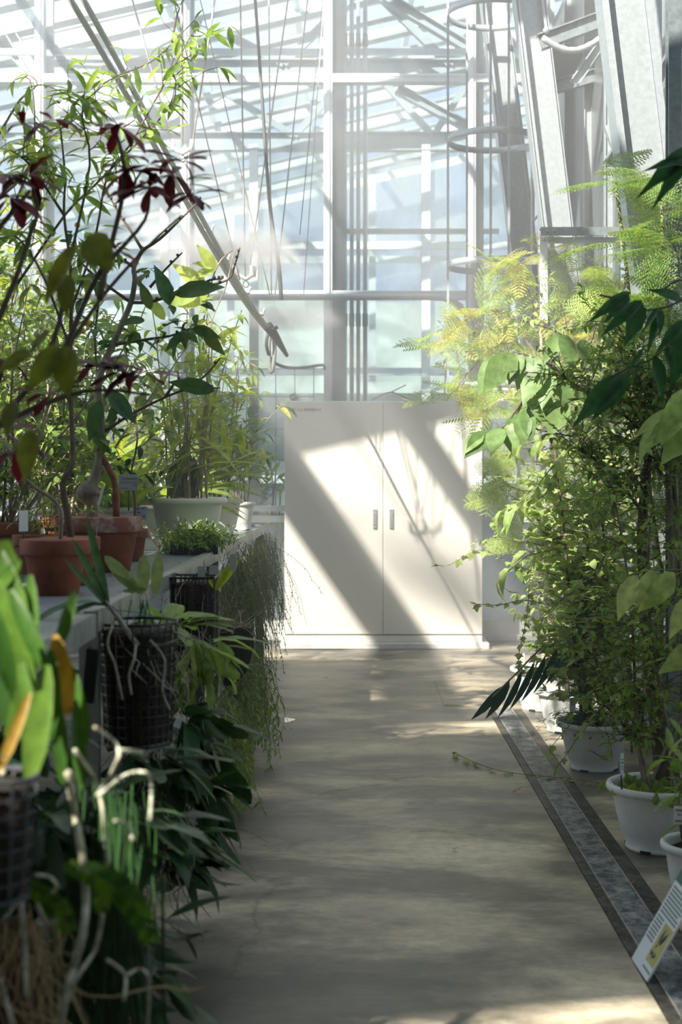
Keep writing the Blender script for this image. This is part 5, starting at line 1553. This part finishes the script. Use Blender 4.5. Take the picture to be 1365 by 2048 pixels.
for s in st[-4:]: a.tube(s, [.006 - .004 * i / len(s) for i in range(len(s))], 5)
bushy(rg, a, l, st, 'ovate', .042, .024, .20, 60, (.22, 1), drop=.1, up=.02, wob=.25)
a.build('twigs', M_twig, t2); l.build('foliage', LM, t2)
l = MB(); a = MB()
for i in range(260):
    p = Vector((c2[0] + rg.gauss(0, .07), c2[1] + rg.gauss(0, .06), .195)); put(l, tpls('grass' if i % 2 else 'ovate')[rg.randrange(4)], p, (rg.gauss(0, .6), rg.gauss(0, .6), 1), (0, -1, .3), rg.uniform(.025, .06), 0, 1.3)
l.build('undergrowth', LM, t2)

# R3
c3 = (1.065, 6.1, 0); t3 = potted('potted_tree', c3, .165, .21, 'white', M_potw, 'white pot with green ground cover spilling over its left rim, third on the right')
stems3 = [([P(1183, 1450, 6.1), P(1178, 1380, 6.1), P(1168, 1300, 6.1), P(1172, 1220, 6.1), P(1160, 1150, 6.1)], .012, .007), ([P(1195, 1450, 6.1), P(1215, 1350, 6.1), P(1205, 1250, 6.1), P(1215, 1150, 6.1), P(1200, 1000, 6.1)], .010, .005), ([P(1165, 1450, 6.05), P(1158, 1350, 6.05), P(1140, 1200, 6.05), P(1128, 1050, 6.05), P(1110, 900, 6.05)], .008, .003),
          ([P(1175, 1440, 6.15), P(1150, 1250, 6.15), P(1185, 1050, 6.15), P(1190, 900, 6.15), P(1215, 800, 6.15)], .007, .003)]
tree_part(stems3, M_twig, t3)
a = MB(); l = MB(); st = [smoothline(s[0]) for s in stems3]
bushy(rg, a, l, st, 'maple', .050, .032, .24, 85, (.15, 1), drop=.25, wob=.22)
for pts in ([(1120, 1150), (1060, 1140), (1010, 1120), (960, 1100), (900, 1130), (876, 1130)], [(1120, 1100), (1040, 1080), (990, 1075), (950, 1085)], [(1100, 1210), (1050, 1200), (1000, 1210), (952, 1208)], [(1060, 1150), (1055, 1230), (1040, 1300), (1038, 1330)], [(1150, 1000), (1080, 1020), (1020, 1010), (985, 1045)], [(1150, 1180), (1090, 1230), (1075, 1290), (1068, 1340)],
            [(1140, 1450), (1100, 1500), (1110, 1510)], [(1190, 1420), (1140, 1500), (1110, 1540)], [(1210, 1450), (1225, 1520), (1180, 1500)]):
    s = smoothline([P(x, y_, 5.9) for x, y_ in pts]); a.tube(s, .0018, 4, cap=False); leaves_along(rg, l, s, 'maple', .034, .030, .12, drop=.5)
a.build('twigs', M_twig, t3); l.build('foliage', LV, t3)
l = MB()
for i in range(1000):
    an = rg.uniform(pi * .55, pi * 1.9) if i % 2 else rg.uniform(0, 2 * pi); q = abs(rg.gauss(0, .10)); p = Vector((c3[0] + q * cos(an) - .03, c3[1] + q * sin(an) * .7, .205 + .05 * rg.random() - max(0, q - .15) * .8))
    put(l, tpls('ovate')[rg.randrange(4)], p, (cos(an), sin(an), rg.uniform(-.2, .6)), (0, 0, 1), rg.uniform(.014, .026), 0, 1.1)
l.build('ground_cover', leafmat('leaf_ground', [(.05, .13, .05), (.08, .18, .07), (.06, .15, .05)], .3), t3)

# R4, R5
c4 = (1.085, 6.98, 0); t4 = potted('potted_tree', c4, .165, .21, 'white', M_potw, 'half-hidden white pot, fourth on the right, behind the one with ground cover')
stems4 = [([P(1137, 1385, 6.98), P(1130, 1300, 6.98), P(1135, 1150, 6.98), P(1130, 1000, 6.98), P(1120, 850, 6.98)], .011, .004), ([P(1150, 1385, 6.98), P(1165, 1250, 6.98), P(1160, 1100, 6.98), P(1180, 950, 6.98)], .009, .004), ([P(1120, 1385, 6.98), P(1110, 1250, 6.98), P(1090, 1100, 6.98), P(1060, 980, 6.98)], .007, .003)]
tree_part(stems4, M_twig, t4)
a = MB(); l = MB(); bushy(rg, a, l, [smoothline(s[0]) for s in stems4], 'ovate', .055, .033, .26, 60, (.2, 1), drop=.3); a.build('twigs', M_twig, t4); l.build('foliage', LV, t4)
c5 = (1.04, 7.62, 0); t5 = potted('potted_tree', c5, .168, .23, 'white', M_white, 'brilliant sunlit white pot farthest up the path, holding the thick pale-barked tree')
Y5 = 7.62
tree_part([([P(1098, 1340, Y5), P(1105, 1250, Y5), P(1110, 1150, Y5), P(1108, 1080, Y5), P(1112, 1030, Y5), P(1118, 980, Y5), P(1112, 900, Y5), P(1098, 830, Y5), P(1088, 770, Y5), P(1082, 700, Y5)], .050, .016)], M_bark_p, t5)
a = MB(); a.ball(P(1108, 1035, Y5 - .02), .085, 10, sz=.8); a.ball(P(1120, 1060, Y5 - .03), .06, 8); a.build('burl', M_bark, t5)
a = MB(); l = MB(); yl = MB()
br5 = [[(1085, 740), (1040, 690), (1000, 690), (960, 720), (900, 790)], [(1085, 740), (1080, 640), (1060, 560), (1030, 520), (990, 540)], [(1088, 760), (1120, 680), (1140, 600), (1130, 520), (1140, 480)], [(1088, 760), (1160, 690), (1230, 650), (1300, 640)], [(1085, 740), (1030, 640), (980, 620), (930, 640), (880, 690)],
       [(1100, 830), (1050, 800), (1000, 800), (960, 830)], [(1120, 680), (1180, 600), (1260, 560), (1330, 520)]]
for pts in br5:
    s = smoothline([P(x, y_, Y5 - .25) for x, y_ in pts]); a.tube(s, [.010 - .008 * i / len(s) for i in range(len(s))], 5)
    for i in range(3, len(s)):
        for k in range(3):
            put(l if rg.random() < .75 else yl, tpls('feather' if k < 2 else 'pinnate')[rg.randrange(3)], s[i], (rg.gauss(-.3, .8), rg.gauss(-.2, .5), rg.gauss(-.15, .6)), (rg.gauss(0, .6), -.5, 1), rg.uniform(.15, .27))
a.build('branches', M_bark_p, t5); l.build('feathery_foliage', LF, t5); yl.build('yellow_foliage', LY, t5)
l = MB()
for px, py in ((1030, 930), (1010, 1000), (1000, 960), (1045, 1080), (1060, 1000), (1200, 560), (1320, 500), (1345, 560), (1290, 600), (1340, 640), (1250, 620), (1310, 440)):
    for k in range(4): put(l, tpls('feather')[rg.randrange(3)], P(px, py, Y5 - .4 if px < 1150 else 5.6), (rg.gauss(-.2, .8), rg.gauss(0, .5), rg.gauss(.1, .6)), (rg.gauss(0, .5), -.8, .7), rg.uniform(.14, .24))
l.build('low_fronds', LF, t5)
# second-row trees
for (px, Y, kd, sz, m_, lab, rows) in ((1290, 6.9, 'ovate', .05, LV, 'white pot of the second row glimpsed behind the rough dark trunk', 30), (1215, 7.8, 'maple', .05, LV, 'far second-row white pot with a tall grey trunk behind the ivy-like leaves', 30)):
    x = (px - 700) * Y / K; t = potted('potted_tree', (x, Y, 0), .15, .20, 'white', M_potw, lab)
    s0 = smoothline([Vector((x, Y, .16)), Vector((x + .02, Y, .7)), Vector((x - .03, Y, 1.2)), Vector((x - .06, Y, 1.75)), Vector((x + .02, Y, 2.1))]); tree_part([(s0, .04 if px < 1250 else .02, .012)], M_bark_p, t)
    a = MB(); l = MB(); sts = [s0] + [stemline(rg, s0[4 + k], (rg.uniform(-1, .6), rg.uniform(-.6, .6), .8), .7, .12, .02, 7) for k in range(6)]
    for s in sts[1:]: a.tube(s, .004, 4, cap=False)
    bushy(rg, a, l, sts, kd, sz, .04, .25, rows, (.1, 1), drop=.3); a.build('twigs', M_twig, t); l.build('foliage', m_, t)
x = (1348 - 700) * 6.5 / K
t = potted('blue_tub', (x, 6.5, 0), .12, .2, 'white', M_potb, 'blue plastic tub glimpsed at the right edge behind the rough trunk', 'tub')
a = MB(); l = MB(); sts = [stemline(rg, (x, 6.5, .17), (rg.uniform(-.3, .1), rg.uniform(-.2, .2), 1), rg.uniform(.6, 1.9), .08, .05, 9) for k in range(8)]
for s in sts: a.tube(s, .005, 5)
bushy(rg, a, l, sts, 'ovate', .05, .035, .22, 26, (.1, 1), drop=.3); a.build('stems', M_bark, t); l.build('foliage', LM, t)

# ivy trailing over the path
t = thing('ivy_runner', P(1040, 1555, 5.9), 'thin ivy runner with small lobed leaves stretching across the drain onto the path', 'vine')
a = MB(); l = MB(); s = smoothline([Vector((1.02, 5.72, .02)), Vector((.9, 5.85, .012)), Vector((.78, 5.9, .012)), Vector((.66, 5.98, .012)), Vector((.58, 6.1, .012)), Vector((.515, 6.25, .014)), Vector((.475, 6.35, .02))]); a.tube(s, .0016, 4); leaves_along(rg, l, s, 'maple', .034, .055, .05, drop=.3); a.build('runner', M_twig, t); l.build('leaves', LV, t)

# palm-like frond and big dark leaves
t = thing('palm_frond', P(1115, 1290, 6.0), 'dark green palm-like frond with hanging leaflets reaching left over the white pots', 'palm')
a = MB(); l = MB(); s = smoothline([P(1180, 1240, 6.2), P(1120, 1285, 6.0), P(1080, 1300, 5.9), P(1040, 1340, 5.8), P(1010, 1370, 5.75), P(985, 1395, 5.7)]); a.tube(s, .004, 6)
for i in range(7):
    px, py = 1140 - 24 * i, 1276 + 16.5 * i
    ex, ey = px - 34, py + 92
    if i == 6: px, py, ex, ey = 1004, 1373, 955, 1438
    if i == 5: ex, ey = 984, 1436
    p, e = P(px, py, 5.85), P(ex, ey, 5.78); put(l, leaf_tpl('lance', .2, .3), p, e - p, (.8, -1, .3), (e - p).length * 1.08, 0, .62 if i < 5 else .85)
a.build('rachis', M_twig_g, t); l.build('leaflets', leafmat('leaf_palm', [(.025, .075, .045), (.035, .09, .05)], .2, .35), t)
t = thing('dark_leaved_plant', P(1150, 1330, 6.4), 'large deep-green leaves in the shade between the third and fourth white pots', 'plant')
l = MB(); a = MB()
for (px, py, ex, ey) in ((1165, 1255, 1125, 1310), (1165, 1255, 1190, 1330), (1175, 1265, 1210, 1260), (1150, 1270, 1130, 1340), (1250, 1360, 1285, 1440), (1260, 1370, 1240, 1300), (1255, 1365, 1290, 1400), (1260, 1370, 1275, 1470), (1165, 1270, 1150, 1350)):
    p, e = P(px, py, 6.4), P(ex, ey, 6.3); put(l, leaf_tpl('orchid', .2, .25), p, e - p, (.3, -1, .4), (e - p).length * 1.1, 0, 1.6)
a.tube(smoothline([Vector((1.09, 6.5, 0)), P(1170, 1400, 6.4), P(1165, 1255, 6.4)]), .006, 5); a.tube(smoothline([Vector((1.3, 6.45, 0)), P(1262, 1450, 6.4), P(1256, 1362, 6.4)]), .006, 5)
l.build('leaves', LD, t); a.build('stems', M_twig_g, t)

# ovate-leaf branches hanging left at mid height
t = thing('arching_branch', P(1150, 760, 5.6), 'branch with big soft oval leaves reaching left over the cabinet corner', 'branch')
a = MB(); l = MB()
bl = [[(1330, 800), (1250, 790), (1180, 770), (1120, 770), (1060, 775)], [(1180, 770), (1130, 745), (1080, 720), (1030, 705), (985, 715)], [(1060, 775), (1030, 825), (1000, 860), (960, 870)], [(1120, 770), (1160, 720), (1185, 680), (1200, 620)], [(1180, 770), (1210, 700), (1250, 650)], [(1330, 900), (1200, 880), (1130, 870), (1080, 860), (1040, 850)]]
for pts in bl: s = smoothline([P(x, y_, 5.5) for x, y_ in pts]); a.tube(s, [.005 - .0035 * i / len(s) for i in range(len(s))], 5)
for (px, py, ex, ey) in ((1005, 712, 960, 765), (1015, 708, 980, 770), (1030, 706, 995, 760), (1045, 706, 1020, 758), (1060, 708, 1035, 765), (1075, 712, 1060, 765), (1090, 725, 1050, 790), (1100, 728, 1118, 785), (1130, 740, 1140, 800), (1100, 740, 1085, 800), (1120, 668, 1095, 715), (1125, 668, 1150, 715), (1145, 750, 1175, 800), (1160, 680, 1180, 720),
                      (965, 868, 935, 885), (975, 865, 945, 895), (985, 860, 960, 892), (1000, 855, 985, 895), (1010, 850, 1002, 890), (1020, 845, 1025, 895), (1035, 830, 1015, 870), (1045, 825, 1048, 870), (1050, 820, 1065, 860), (1060, 790, 1040, 830), (1070, 790, 1095, 835), (1130, 800, 1110, 850), (1100, 790, 1080, 840)):
    p, e = P(px, py, 5.5), P(ex, ey, 5.45 + rg.uniform(-.05, .05)); put(l, tpls('ovate')[rg.randrange(2)], p, e - p, (rg.uniform(-.6, .6), -1, .4), (e - p).length * 1.2, 0, 1.25)
a.build('twigs', M_twig, t); l.build('leaves', leafmat('leaf_soft', [(.14, .23, .08), (.19, .29, .10), (.11, .19, .06)], .4), t)
t = thing('curled_leaf_branch', P(1080, 1000, 5.9), 'twig with long curled sickle-shaped leaves right of the cabinet', 'branch')
a = MB(); l = MB()
for pts in ([(1200, 850), (1150, 890), (1100, 940), (1060, 990), (1010, 1020)], [(1130, 870), (1080, 880), (1040, 890)], [(1120, 930), (1090, 990), (1060, 1000)], [(1110, 1100), (1060, 1110), (1030, 1130), (1010, 1150)]):
    s = smoothline([P(x, y_, 5.9) for x, y_ in pts]); a.tube(s, .0025, 5); leaves_along(rg, l, s, 'curled', .15, .055, .2, side=.7, drop=-.1, jit=.3)
a.build('twigs', M_twig_g, t); l.build('leaves', LV, t)
# dark drooping leaves at upper right, closer to the camera
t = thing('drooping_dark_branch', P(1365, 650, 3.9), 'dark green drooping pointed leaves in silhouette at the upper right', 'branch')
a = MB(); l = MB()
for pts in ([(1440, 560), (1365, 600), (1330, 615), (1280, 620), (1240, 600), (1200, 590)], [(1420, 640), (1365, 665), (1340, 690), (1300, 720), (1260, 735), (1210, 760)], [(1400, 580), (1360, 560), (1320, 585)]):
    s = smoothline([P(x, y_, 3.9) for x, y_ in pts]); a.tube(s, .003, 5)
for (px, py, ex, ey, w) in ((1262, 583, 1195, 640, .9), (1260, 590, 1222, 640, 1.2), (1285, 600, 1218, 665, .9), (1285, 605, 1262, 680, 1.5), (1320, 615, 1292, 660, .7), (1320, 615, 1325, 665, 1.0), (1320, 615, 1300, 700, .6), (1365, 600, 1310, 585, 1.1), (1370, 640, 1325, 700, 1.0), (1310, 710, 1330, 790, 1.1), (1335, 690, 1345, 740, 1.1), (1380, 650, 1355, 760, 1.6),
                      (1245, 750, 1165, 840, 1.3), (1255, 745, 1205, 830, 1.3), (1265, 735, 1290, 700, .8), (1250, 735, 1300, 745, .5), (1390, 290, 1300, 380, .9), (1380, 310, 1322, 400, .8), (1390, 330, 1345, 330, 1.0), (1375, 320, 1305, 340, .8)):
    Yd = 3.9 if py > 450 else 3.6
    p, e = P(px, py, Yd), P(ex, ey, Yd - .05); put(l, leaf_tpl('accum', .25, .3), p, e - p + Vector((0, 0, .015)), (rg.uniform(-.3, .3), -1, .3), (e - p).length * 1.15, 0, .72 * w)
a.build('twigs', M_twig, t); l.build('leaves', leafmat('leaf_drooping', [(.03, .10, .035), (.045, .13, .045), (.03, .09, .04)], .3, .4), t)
# light green wide leaves near right
t = thing('broad_leaf_branch', P(1330, 1150, 4.3), 'pale green wavy broad leaves hanging in front of the trees at the right edge', 'branch')
a = MB(); l = MB()
a.tube(smoothline([P(1420, 1130, 4.3), P(1365, 1140, 4.3), P(1310, 1140, 4.3), P(1260, 1150, 4.3)]), .0025, 5); a.tube(smoothline([P(1420, 820, 4.3), P(1380, 830, 4.3), P(1340, 850, 4.3)]), .0025, 5)
for (px, py, ex, ey, w) in ((1275, 1150, 1238, 1215, 1.2), (1310, 1140, 1285, 1195, 1.2), (1350, 1145, 1300, 1210, 1.3), (1385, 1190, 1350, 1255, 1.2), (1370, 820, 1310, 870, 1.3), (1390, 850, 1335, 900, 1.5), (1335, 820, 1283, 855, .6), (1310, 850, 1280, 900, .8), (1380, 780, 1340, 830, 1.2), (1400, 1290, 1340, 1330, 1.3)):
    p, e = P(px, py, 4.3), P(ex, ey, 4.22); put(l, leaf_tpl('ovate', .4, .2, .15), p, e - p, (rg.uniform(-.5, .5), -1, .5), (e - p).length * 1.15, 0, w * .8)
a.build('twigs', M_twig_g, t); l.build('leaves', LV, t)
t = thing('feathery_bush', (1.32, 5.45, 0), 'fine feathery green foliage at the right edge above the trees', 'shrub')
a = MB(); l = MB(); sts = [stemline(rg, (1.32, 5.45, .0), (rg.uniform(-.12, .12), rg.uniform(-.1, .1), 1), rg.uniform(1.6, 2.5), .05, .05, 10) for k in range(7)]
for s in sts:
    a.tube(s, .007, 5)
    for i in range(5, 11):
        for k in range(4): put(l, tpls('feather')[rg.randrange(3)], s[i], (rg.gauss(-.2, .8), rg.gauss(0, .6), rg.gauss(.1, .5)), (0, 0, 1), rg.uniform(.16, .3))
a.build('stems', M_twig_g, t); l.build('foliage', leafmat('leaf_fine', [(.10, .22, .06), (.18, .3, .08), (.3, .34, .08)], .45), t)

# labels in the right pots
make_label(P(1245, 1528, 4.66), .022, .072, .9, [(.2, .8, .68, .05), (.15, .85, .52, .08), (.2, .7, .36, .05), (.2, .8, .24, .04)], 'slim white plant label standing in the rim of the large weathered pot', .05, (.72, .76, .76))
make_label(P(1146, 1408, 5.98), .034, .055, .6, [(.2, .8, .6, .06), (.2, .8, .4, .06)], 'tilted white plant label among the ground cover of the third pot', .04, (.72, .76, .76))
make_label(P(1364, 1631, 4.06), .044, .052, -.25, [(.15, .8, .74, .09), (.25, .5, .5, .09), (.1, .9, .14, .1)], 'white plant label in the nearest pot at the right picture edge', .04, (.72, .76, .78))
make_label(P(1045, 1318, 7.5), .03, .06, .3, [], 'small blank white label in the brilliant sunlit pot', .04, (.8, .82, .82))

# information board leaning over the drain
ib = thing('information_board', (.80, 3.62, 0), 'leaning white information board with green header, text lines and a botanical picture', 'sign')
o0 = Vector((.748, 3.715, .004)); o1 = Vector((.752, 3.545, .004)); up = Vector((.129, -.0, .229)).normalized(); ax = (o1 - o0); W = ax.length; ax.normalize(); H = .285; nrm = ax.cross(up).normalized()
if nrm.x > 0: nrm = -nrm


def bpt(u, v, d=0.0): return o0 + ax * (u * W) + up * (v * H) + nrm * d


def bquad(a, u0, u1, v0, v1, d): a.add([bpt(u0, v0, d), bpt(u1, v0, d), bpt(u1, v1, d), bpt(u0, v1, d)], [(0, 1, 2, 3)])


def bslab(a, u0, u1, v0, v1, d0, d1):
    v = [bpt(u, v_, d) for d in (d0, d1) for (u, v_) in ((u0, v0), (u1, v0), (u1, v1), (u0, v1))]
    a.add(v, [(0, 3, 2, 1), (4, 5, 6, 7), (0, 1, 5, 4), (1, 2, 6, 5), (2, 3, 7, 6), (3, 0, 4, 7)])


a = MB(); bslab(a, 0, 1, 0, 1, -.005, 0); a.build('board', mat('board_white', (.74, .80, .84), .35), ib)
a = MB(); bslab(a, .0, 1, .84, .975, 0, .0006); a.build('header', mat('header_green', (.06, .16, .13), .5), ib)
a = MB(); bslab(a, .52, .97, .12, .50, 0, .0006); pic = a.build('picture', mat('picture_yellow', (.48, .46, .18), .6, var=.15, scale=40), ib)
a = MB()
for (u, v_, du, dv, w) in ((.66, .30, .04, .17, .035), (.74, .30, .10, .15, .05), (.70, .32, .14, .08, .03), (.62, .18, .05, .05, .05), (.70, .17, .10, .05, .05), (.58, .20, -.03, .03, .02), (.76, .24, .06, -.05, .03), (.66, .26, .02, .05, .02)):
    w *= 2.2; n_ = 6; pts = []
    for i in range(n_ + 1): q = i / n_; pts.append((u + du * q, v_ + dv * q, w * sin(pi * q) * .5 + .002))
    L_ = [bpt(x - h_, y_, .0009) for x, y_, h_ in pts]; R_ = [bpt(x + h_, y_, .0009) for x, y_, h_ in pts]
    a.add(L_ + R_, [(i, i + 1, n_ + 2 + i, n_ + 1 + i) for i in range(n_)])
po = a.build('plant_drawing', mat('drawing_ink', (.05, .05, .09), .6), None); po.parent = pic
a = MB()
for r_ in range(8):
    v1_ = .80 - r_ * .036
    u = .07
    while u < .93 - (.1 if r_ % 3 == 2 else 0):
        bslab(a, u, u + .022, v1_ - .02, v1_, 0, .0005); u += .034
a.build('text_lines', mat('text_grey', (.20, .24, .27), .6), ib); a = MB()
for r_ in range(7):
    v1_ = .50 - r_ * .036; u = .07
    while u < .42: bslab(a, u, u + .022, v1_ - .02, v1_, 0, .0005); u += .034
u = .55
while u < .95: bslab(a, u, u + .018, .055, .075, 0, .0005); u += .028
a.build('text_lines', mat('text_grey', (.20, .24, .27), .6), ib)
a = MB(); q = bpt(.5, .86, -.005); a.tube([q, Vector((q.x + .10, q.y, .0))], .004, 6); a.build('prop_leg', M_dark_metal, ib)

# ------------------------------------------------------------------ on the floor
for (px, py, ang, L, c_, lab) in ((1038, 1587, .1, .055, (.55, .30, .05), 'curled orange fallen leaf on the path left of the drain'), (912, 1703, .0, .028, (.42, .38, .14), 'small dull yellow fallen leaf in the middle of the path'), (1113, 1683, .3, .014, (.6, .5, .4), 'tiny pale leaf scrap at the drain edge'),
                              (1192, 1573, .6, .035, (.4, .26, .2), 'pinkish dry leaf lying by the base of the large weathered pot'), (653, 1358, 0, .03, (.2, .15, .1), 'tiny brown leaf on the path before the cabinet'), (583, 1462, .2, .022, (.12, .09, .06), 'dark leaf crumb near the puddle'), (1268, 1769, .2, .02, (.22, .1, .04), 'rust-brown leaf scrap on the drain cover')):
    Y = 3640 / (py - 940); l = MB(); put(l, leaf_tpl('ovate', -.35, .5, .1), ((px - 700) * Y / K - L / 2, Y, .004), (1, ang, .12), (0, 0, 1), L, 0, 1.2)
    o = l.build('fallen_leaf', mat('fallen_%d' % px, c_, .7, var=.3, scale=60)); tag(o, lab, 'leaf')
a = MB(); v = []; Y = 7.27; X = (553 - 700) * Y / K; n_ = 36
for k in range(n_): an = 2 * pi * k / n_; q = 1 + .12 * sin(3 * an + 1) + .08 * sin(7 * an); v.append((X + .085 * q * cos(an), Y + .10 * q * sin(an), .0012))
v += [(x, y, 0.0) for x, y, z in v]
a.add(v, [tuple(range(n_))] + [(k, n_ + k, n_ + (k + 1) % n_, (k + 1) % n_) for k in range(n_)]); o = a.build('puddle', mat('water_film', (.05, .06, .065), .03, 0, spec=1.0)); tag(o, 'small oval puddle on the path beside the hanging plants', 'puddle')
# trellis, plants and bits behind the glass
a = MB()
for px in (515, 552, 590, 628): x = (px - 700) * 11.5 / K; a.tube([(x, 11.5, .9), (x, 11.5, CAMZ + (940 - 735) * 11.5 / K)], .004, 5)
for py in (738, 793, 858, 920, 980): z = CAMZ + (940 - py) * 11.5 / K; a.tube([((512 - 700) * 11.5 / K, 11.5, z), ((632 - 700) * 11.5 / K, 11.5, z)], .004, 5)
a.tube([((515 - 700) * 11.5 / K, 11.5, 0), ((515 - 700) * 11.5 / K, 11.5, 1)], .006, 5)
o = a.build('wire_trellis', M_bluegrey); tag(o, 'blue-grey wire grid trellis behind the glass left of the cabinet', 'trellis')
for (x, y, z0, H, kd, sz, m_, n_, sp, lab) in ((-2.5, 12.0, 0, 1.9, 'ovate', .09, LB, 14, .4, 'pale shrub blurred behind the glass at far left'), (-1.0, 12.6, .92, .30, 'rice', .05, LS, 40, .9, 'low greyish bush on the planter behind the glass left of the cabinet'),
                                           (.95, 12.4, .6, 2.0, 'ovate', .075, LM, 7, .16, 'slender leafy sapling behind the glass beneath the ladder cage'), (1.5, 12.2, .6, 1.6, 'ovate', .08, LM, 10, .3, 'green bush behind the glass right of the cabinet'), (-.62, 11.75, 0, 1.45, 'lance', .14, LB, 3, .1, 'lanky narrow-leaved plant climbing the wire trellis')):
    t = thing('outdoor_plant', (x, y, z0), lab, 'plant'); a = MB(); l = MB(); sts = []
    for i in range(n_):
        s = stemline(rg, (x + rg.uniform(-.1, .1) * sp * 2, y + rg.uniform(-.1, .1), z0), (rg.uniform(-1, 1) * sp, rg.uniform(-.3, .3) * sp, 1), H * rg.uniform(.6, 1.05), .08, .03, 8); a.tube(s, .007, 5); sts.append(s)
    bushy(rg, a, l, sts, kd, sz, .05, .22, 9, (.2, 1), drop=.3); a.build('stems', M_bark, t); l.build('foliage', m_, t)
# twigs on top of the cabinet
t = thing('dry_twig', (.245, 10.35, 1.81), 'forked dry twig lying on top of the cabinet', 'twig')
a = MB(); a.tube(smoothline([P(745, 800, 10.3), P(783, 784, 10.3), P(825, 803, 10.3)]), .005, 5); a.tube([P(783, 784, 10.3), P(812, 770, 10.3)], .004, 5); a.build('fork', M_bark, t)
a = MB(); a.tube([P(587 + 9 * cos(k * .8) * (1 - k * .06), 797 - 3 + 7 * sin(k * .8) * (1 - k * .05), 10.35) for k in range(12)], .006, 5); o = a.build('coiled_tendril', M_bark); tag(o, 'small coiled dry tendril at the top left corner of the cabinet', 'tendril')
# ------------------------------------------------------------------ haze and mist
def volmat(name, dens, noise_=False, aniso=0.0, col=(1, 1, 1)):
    m, nt, N, L, b = nodes_of(name)
    N.remove(b)
    out = N['Material Output']
    v = N.new('ShaderNodeVolumeScatter'); v.inputs['Density'].default_value = dens; v.inputs['Anisotropy'].default_value = aniso
    v.inputs['Color'].default_value = (*col, 1)
    L.new(v.outputs['Volume'], out.inputs['Volume'])
    if noise_:
        tc = N.new('ShaderNodeTexCoord')
        gr = N.new('ShaderNodeTexGradient'); gr.gradient_type = 'SPHERICAL'
        mp = N.new('ShaderNodeMapping'); mp.inputs['Location'].default_value = (-1, -1, -1); mp.inputs['Scale'].default_value = (2, 2, 2)
        L.new(tc.outputs['Generated'], mp.inputs['Vector']); L.new(mp.outputs['Vector'], gr.inputs['Vector'])
        nz = N.new('ShaderNodeTexNoise'); nz.inputs['Scale'].default_value = 2.5; nz.inputs['Detail'].default_value = 3
        L.new(tc.outputs['Generated'], nz.inputs['Vector'])
        mu = N.new('ShaderNodeMath'); mu.operation = 'MULTIPLY'; L.new(gr.outputs['Fac'], mu.inputs[0]); L.new(nz.outputs['Fac'], mu.inputs[1])
        m2 = N.new('ShaderNodeMath'); m2.operation = 'MULTIPLY'; m2.inputs[1].default_value = dens; L.new(mu.outputs['Value'], m2.inputs[0])
        L.new(m2.outputs['Value'], v.inputs['Density'])
        m.cycles.homogeneous_volume = False
    return m


for ya_, yb_, d_, lab in ((4.4, 8.2, .062, 'thin misty haze in the air halfway along the path'), (8.2, 10.66, .085, 'denser bright haze in front of the glass end wall and cabinet')):
    mb = MB(); mb.box(-3.8, 2.1, ya_, yb_ - .001, .001, 4.6)
    o = mb.build('haze', volmat('moist_air_%d' % int(ya_), d_)); tag(o, lab, 'haze', kind='stuff')
for c, sx, sy, sz, lab in ((P(470, 505, 8.2), .62, .4, .16, 'wide white puff of mist around the upper spray nozzle'), (P(585, 637, 8.4), .40, .3, .09, 'narrow white jet of mist from the lower spray nozzle'),
                           (P(300, 470, 8.4), .5, .4, .2, 'faint mist cloud drifting left of the pipes')):
    a = MB(); a.ball((0, 0, 0), 1, 10)
    a.v = [(x * sx, y * sy, z * sz) for x, y, z in a.v]
    o = a.build('mist', volmat('spray_mist_%d' % int(c.x * 100), 12 if 'faint' not in lab else 4, True)); o.location = c
    tag(o, lab, 'mist', kind='stuff')
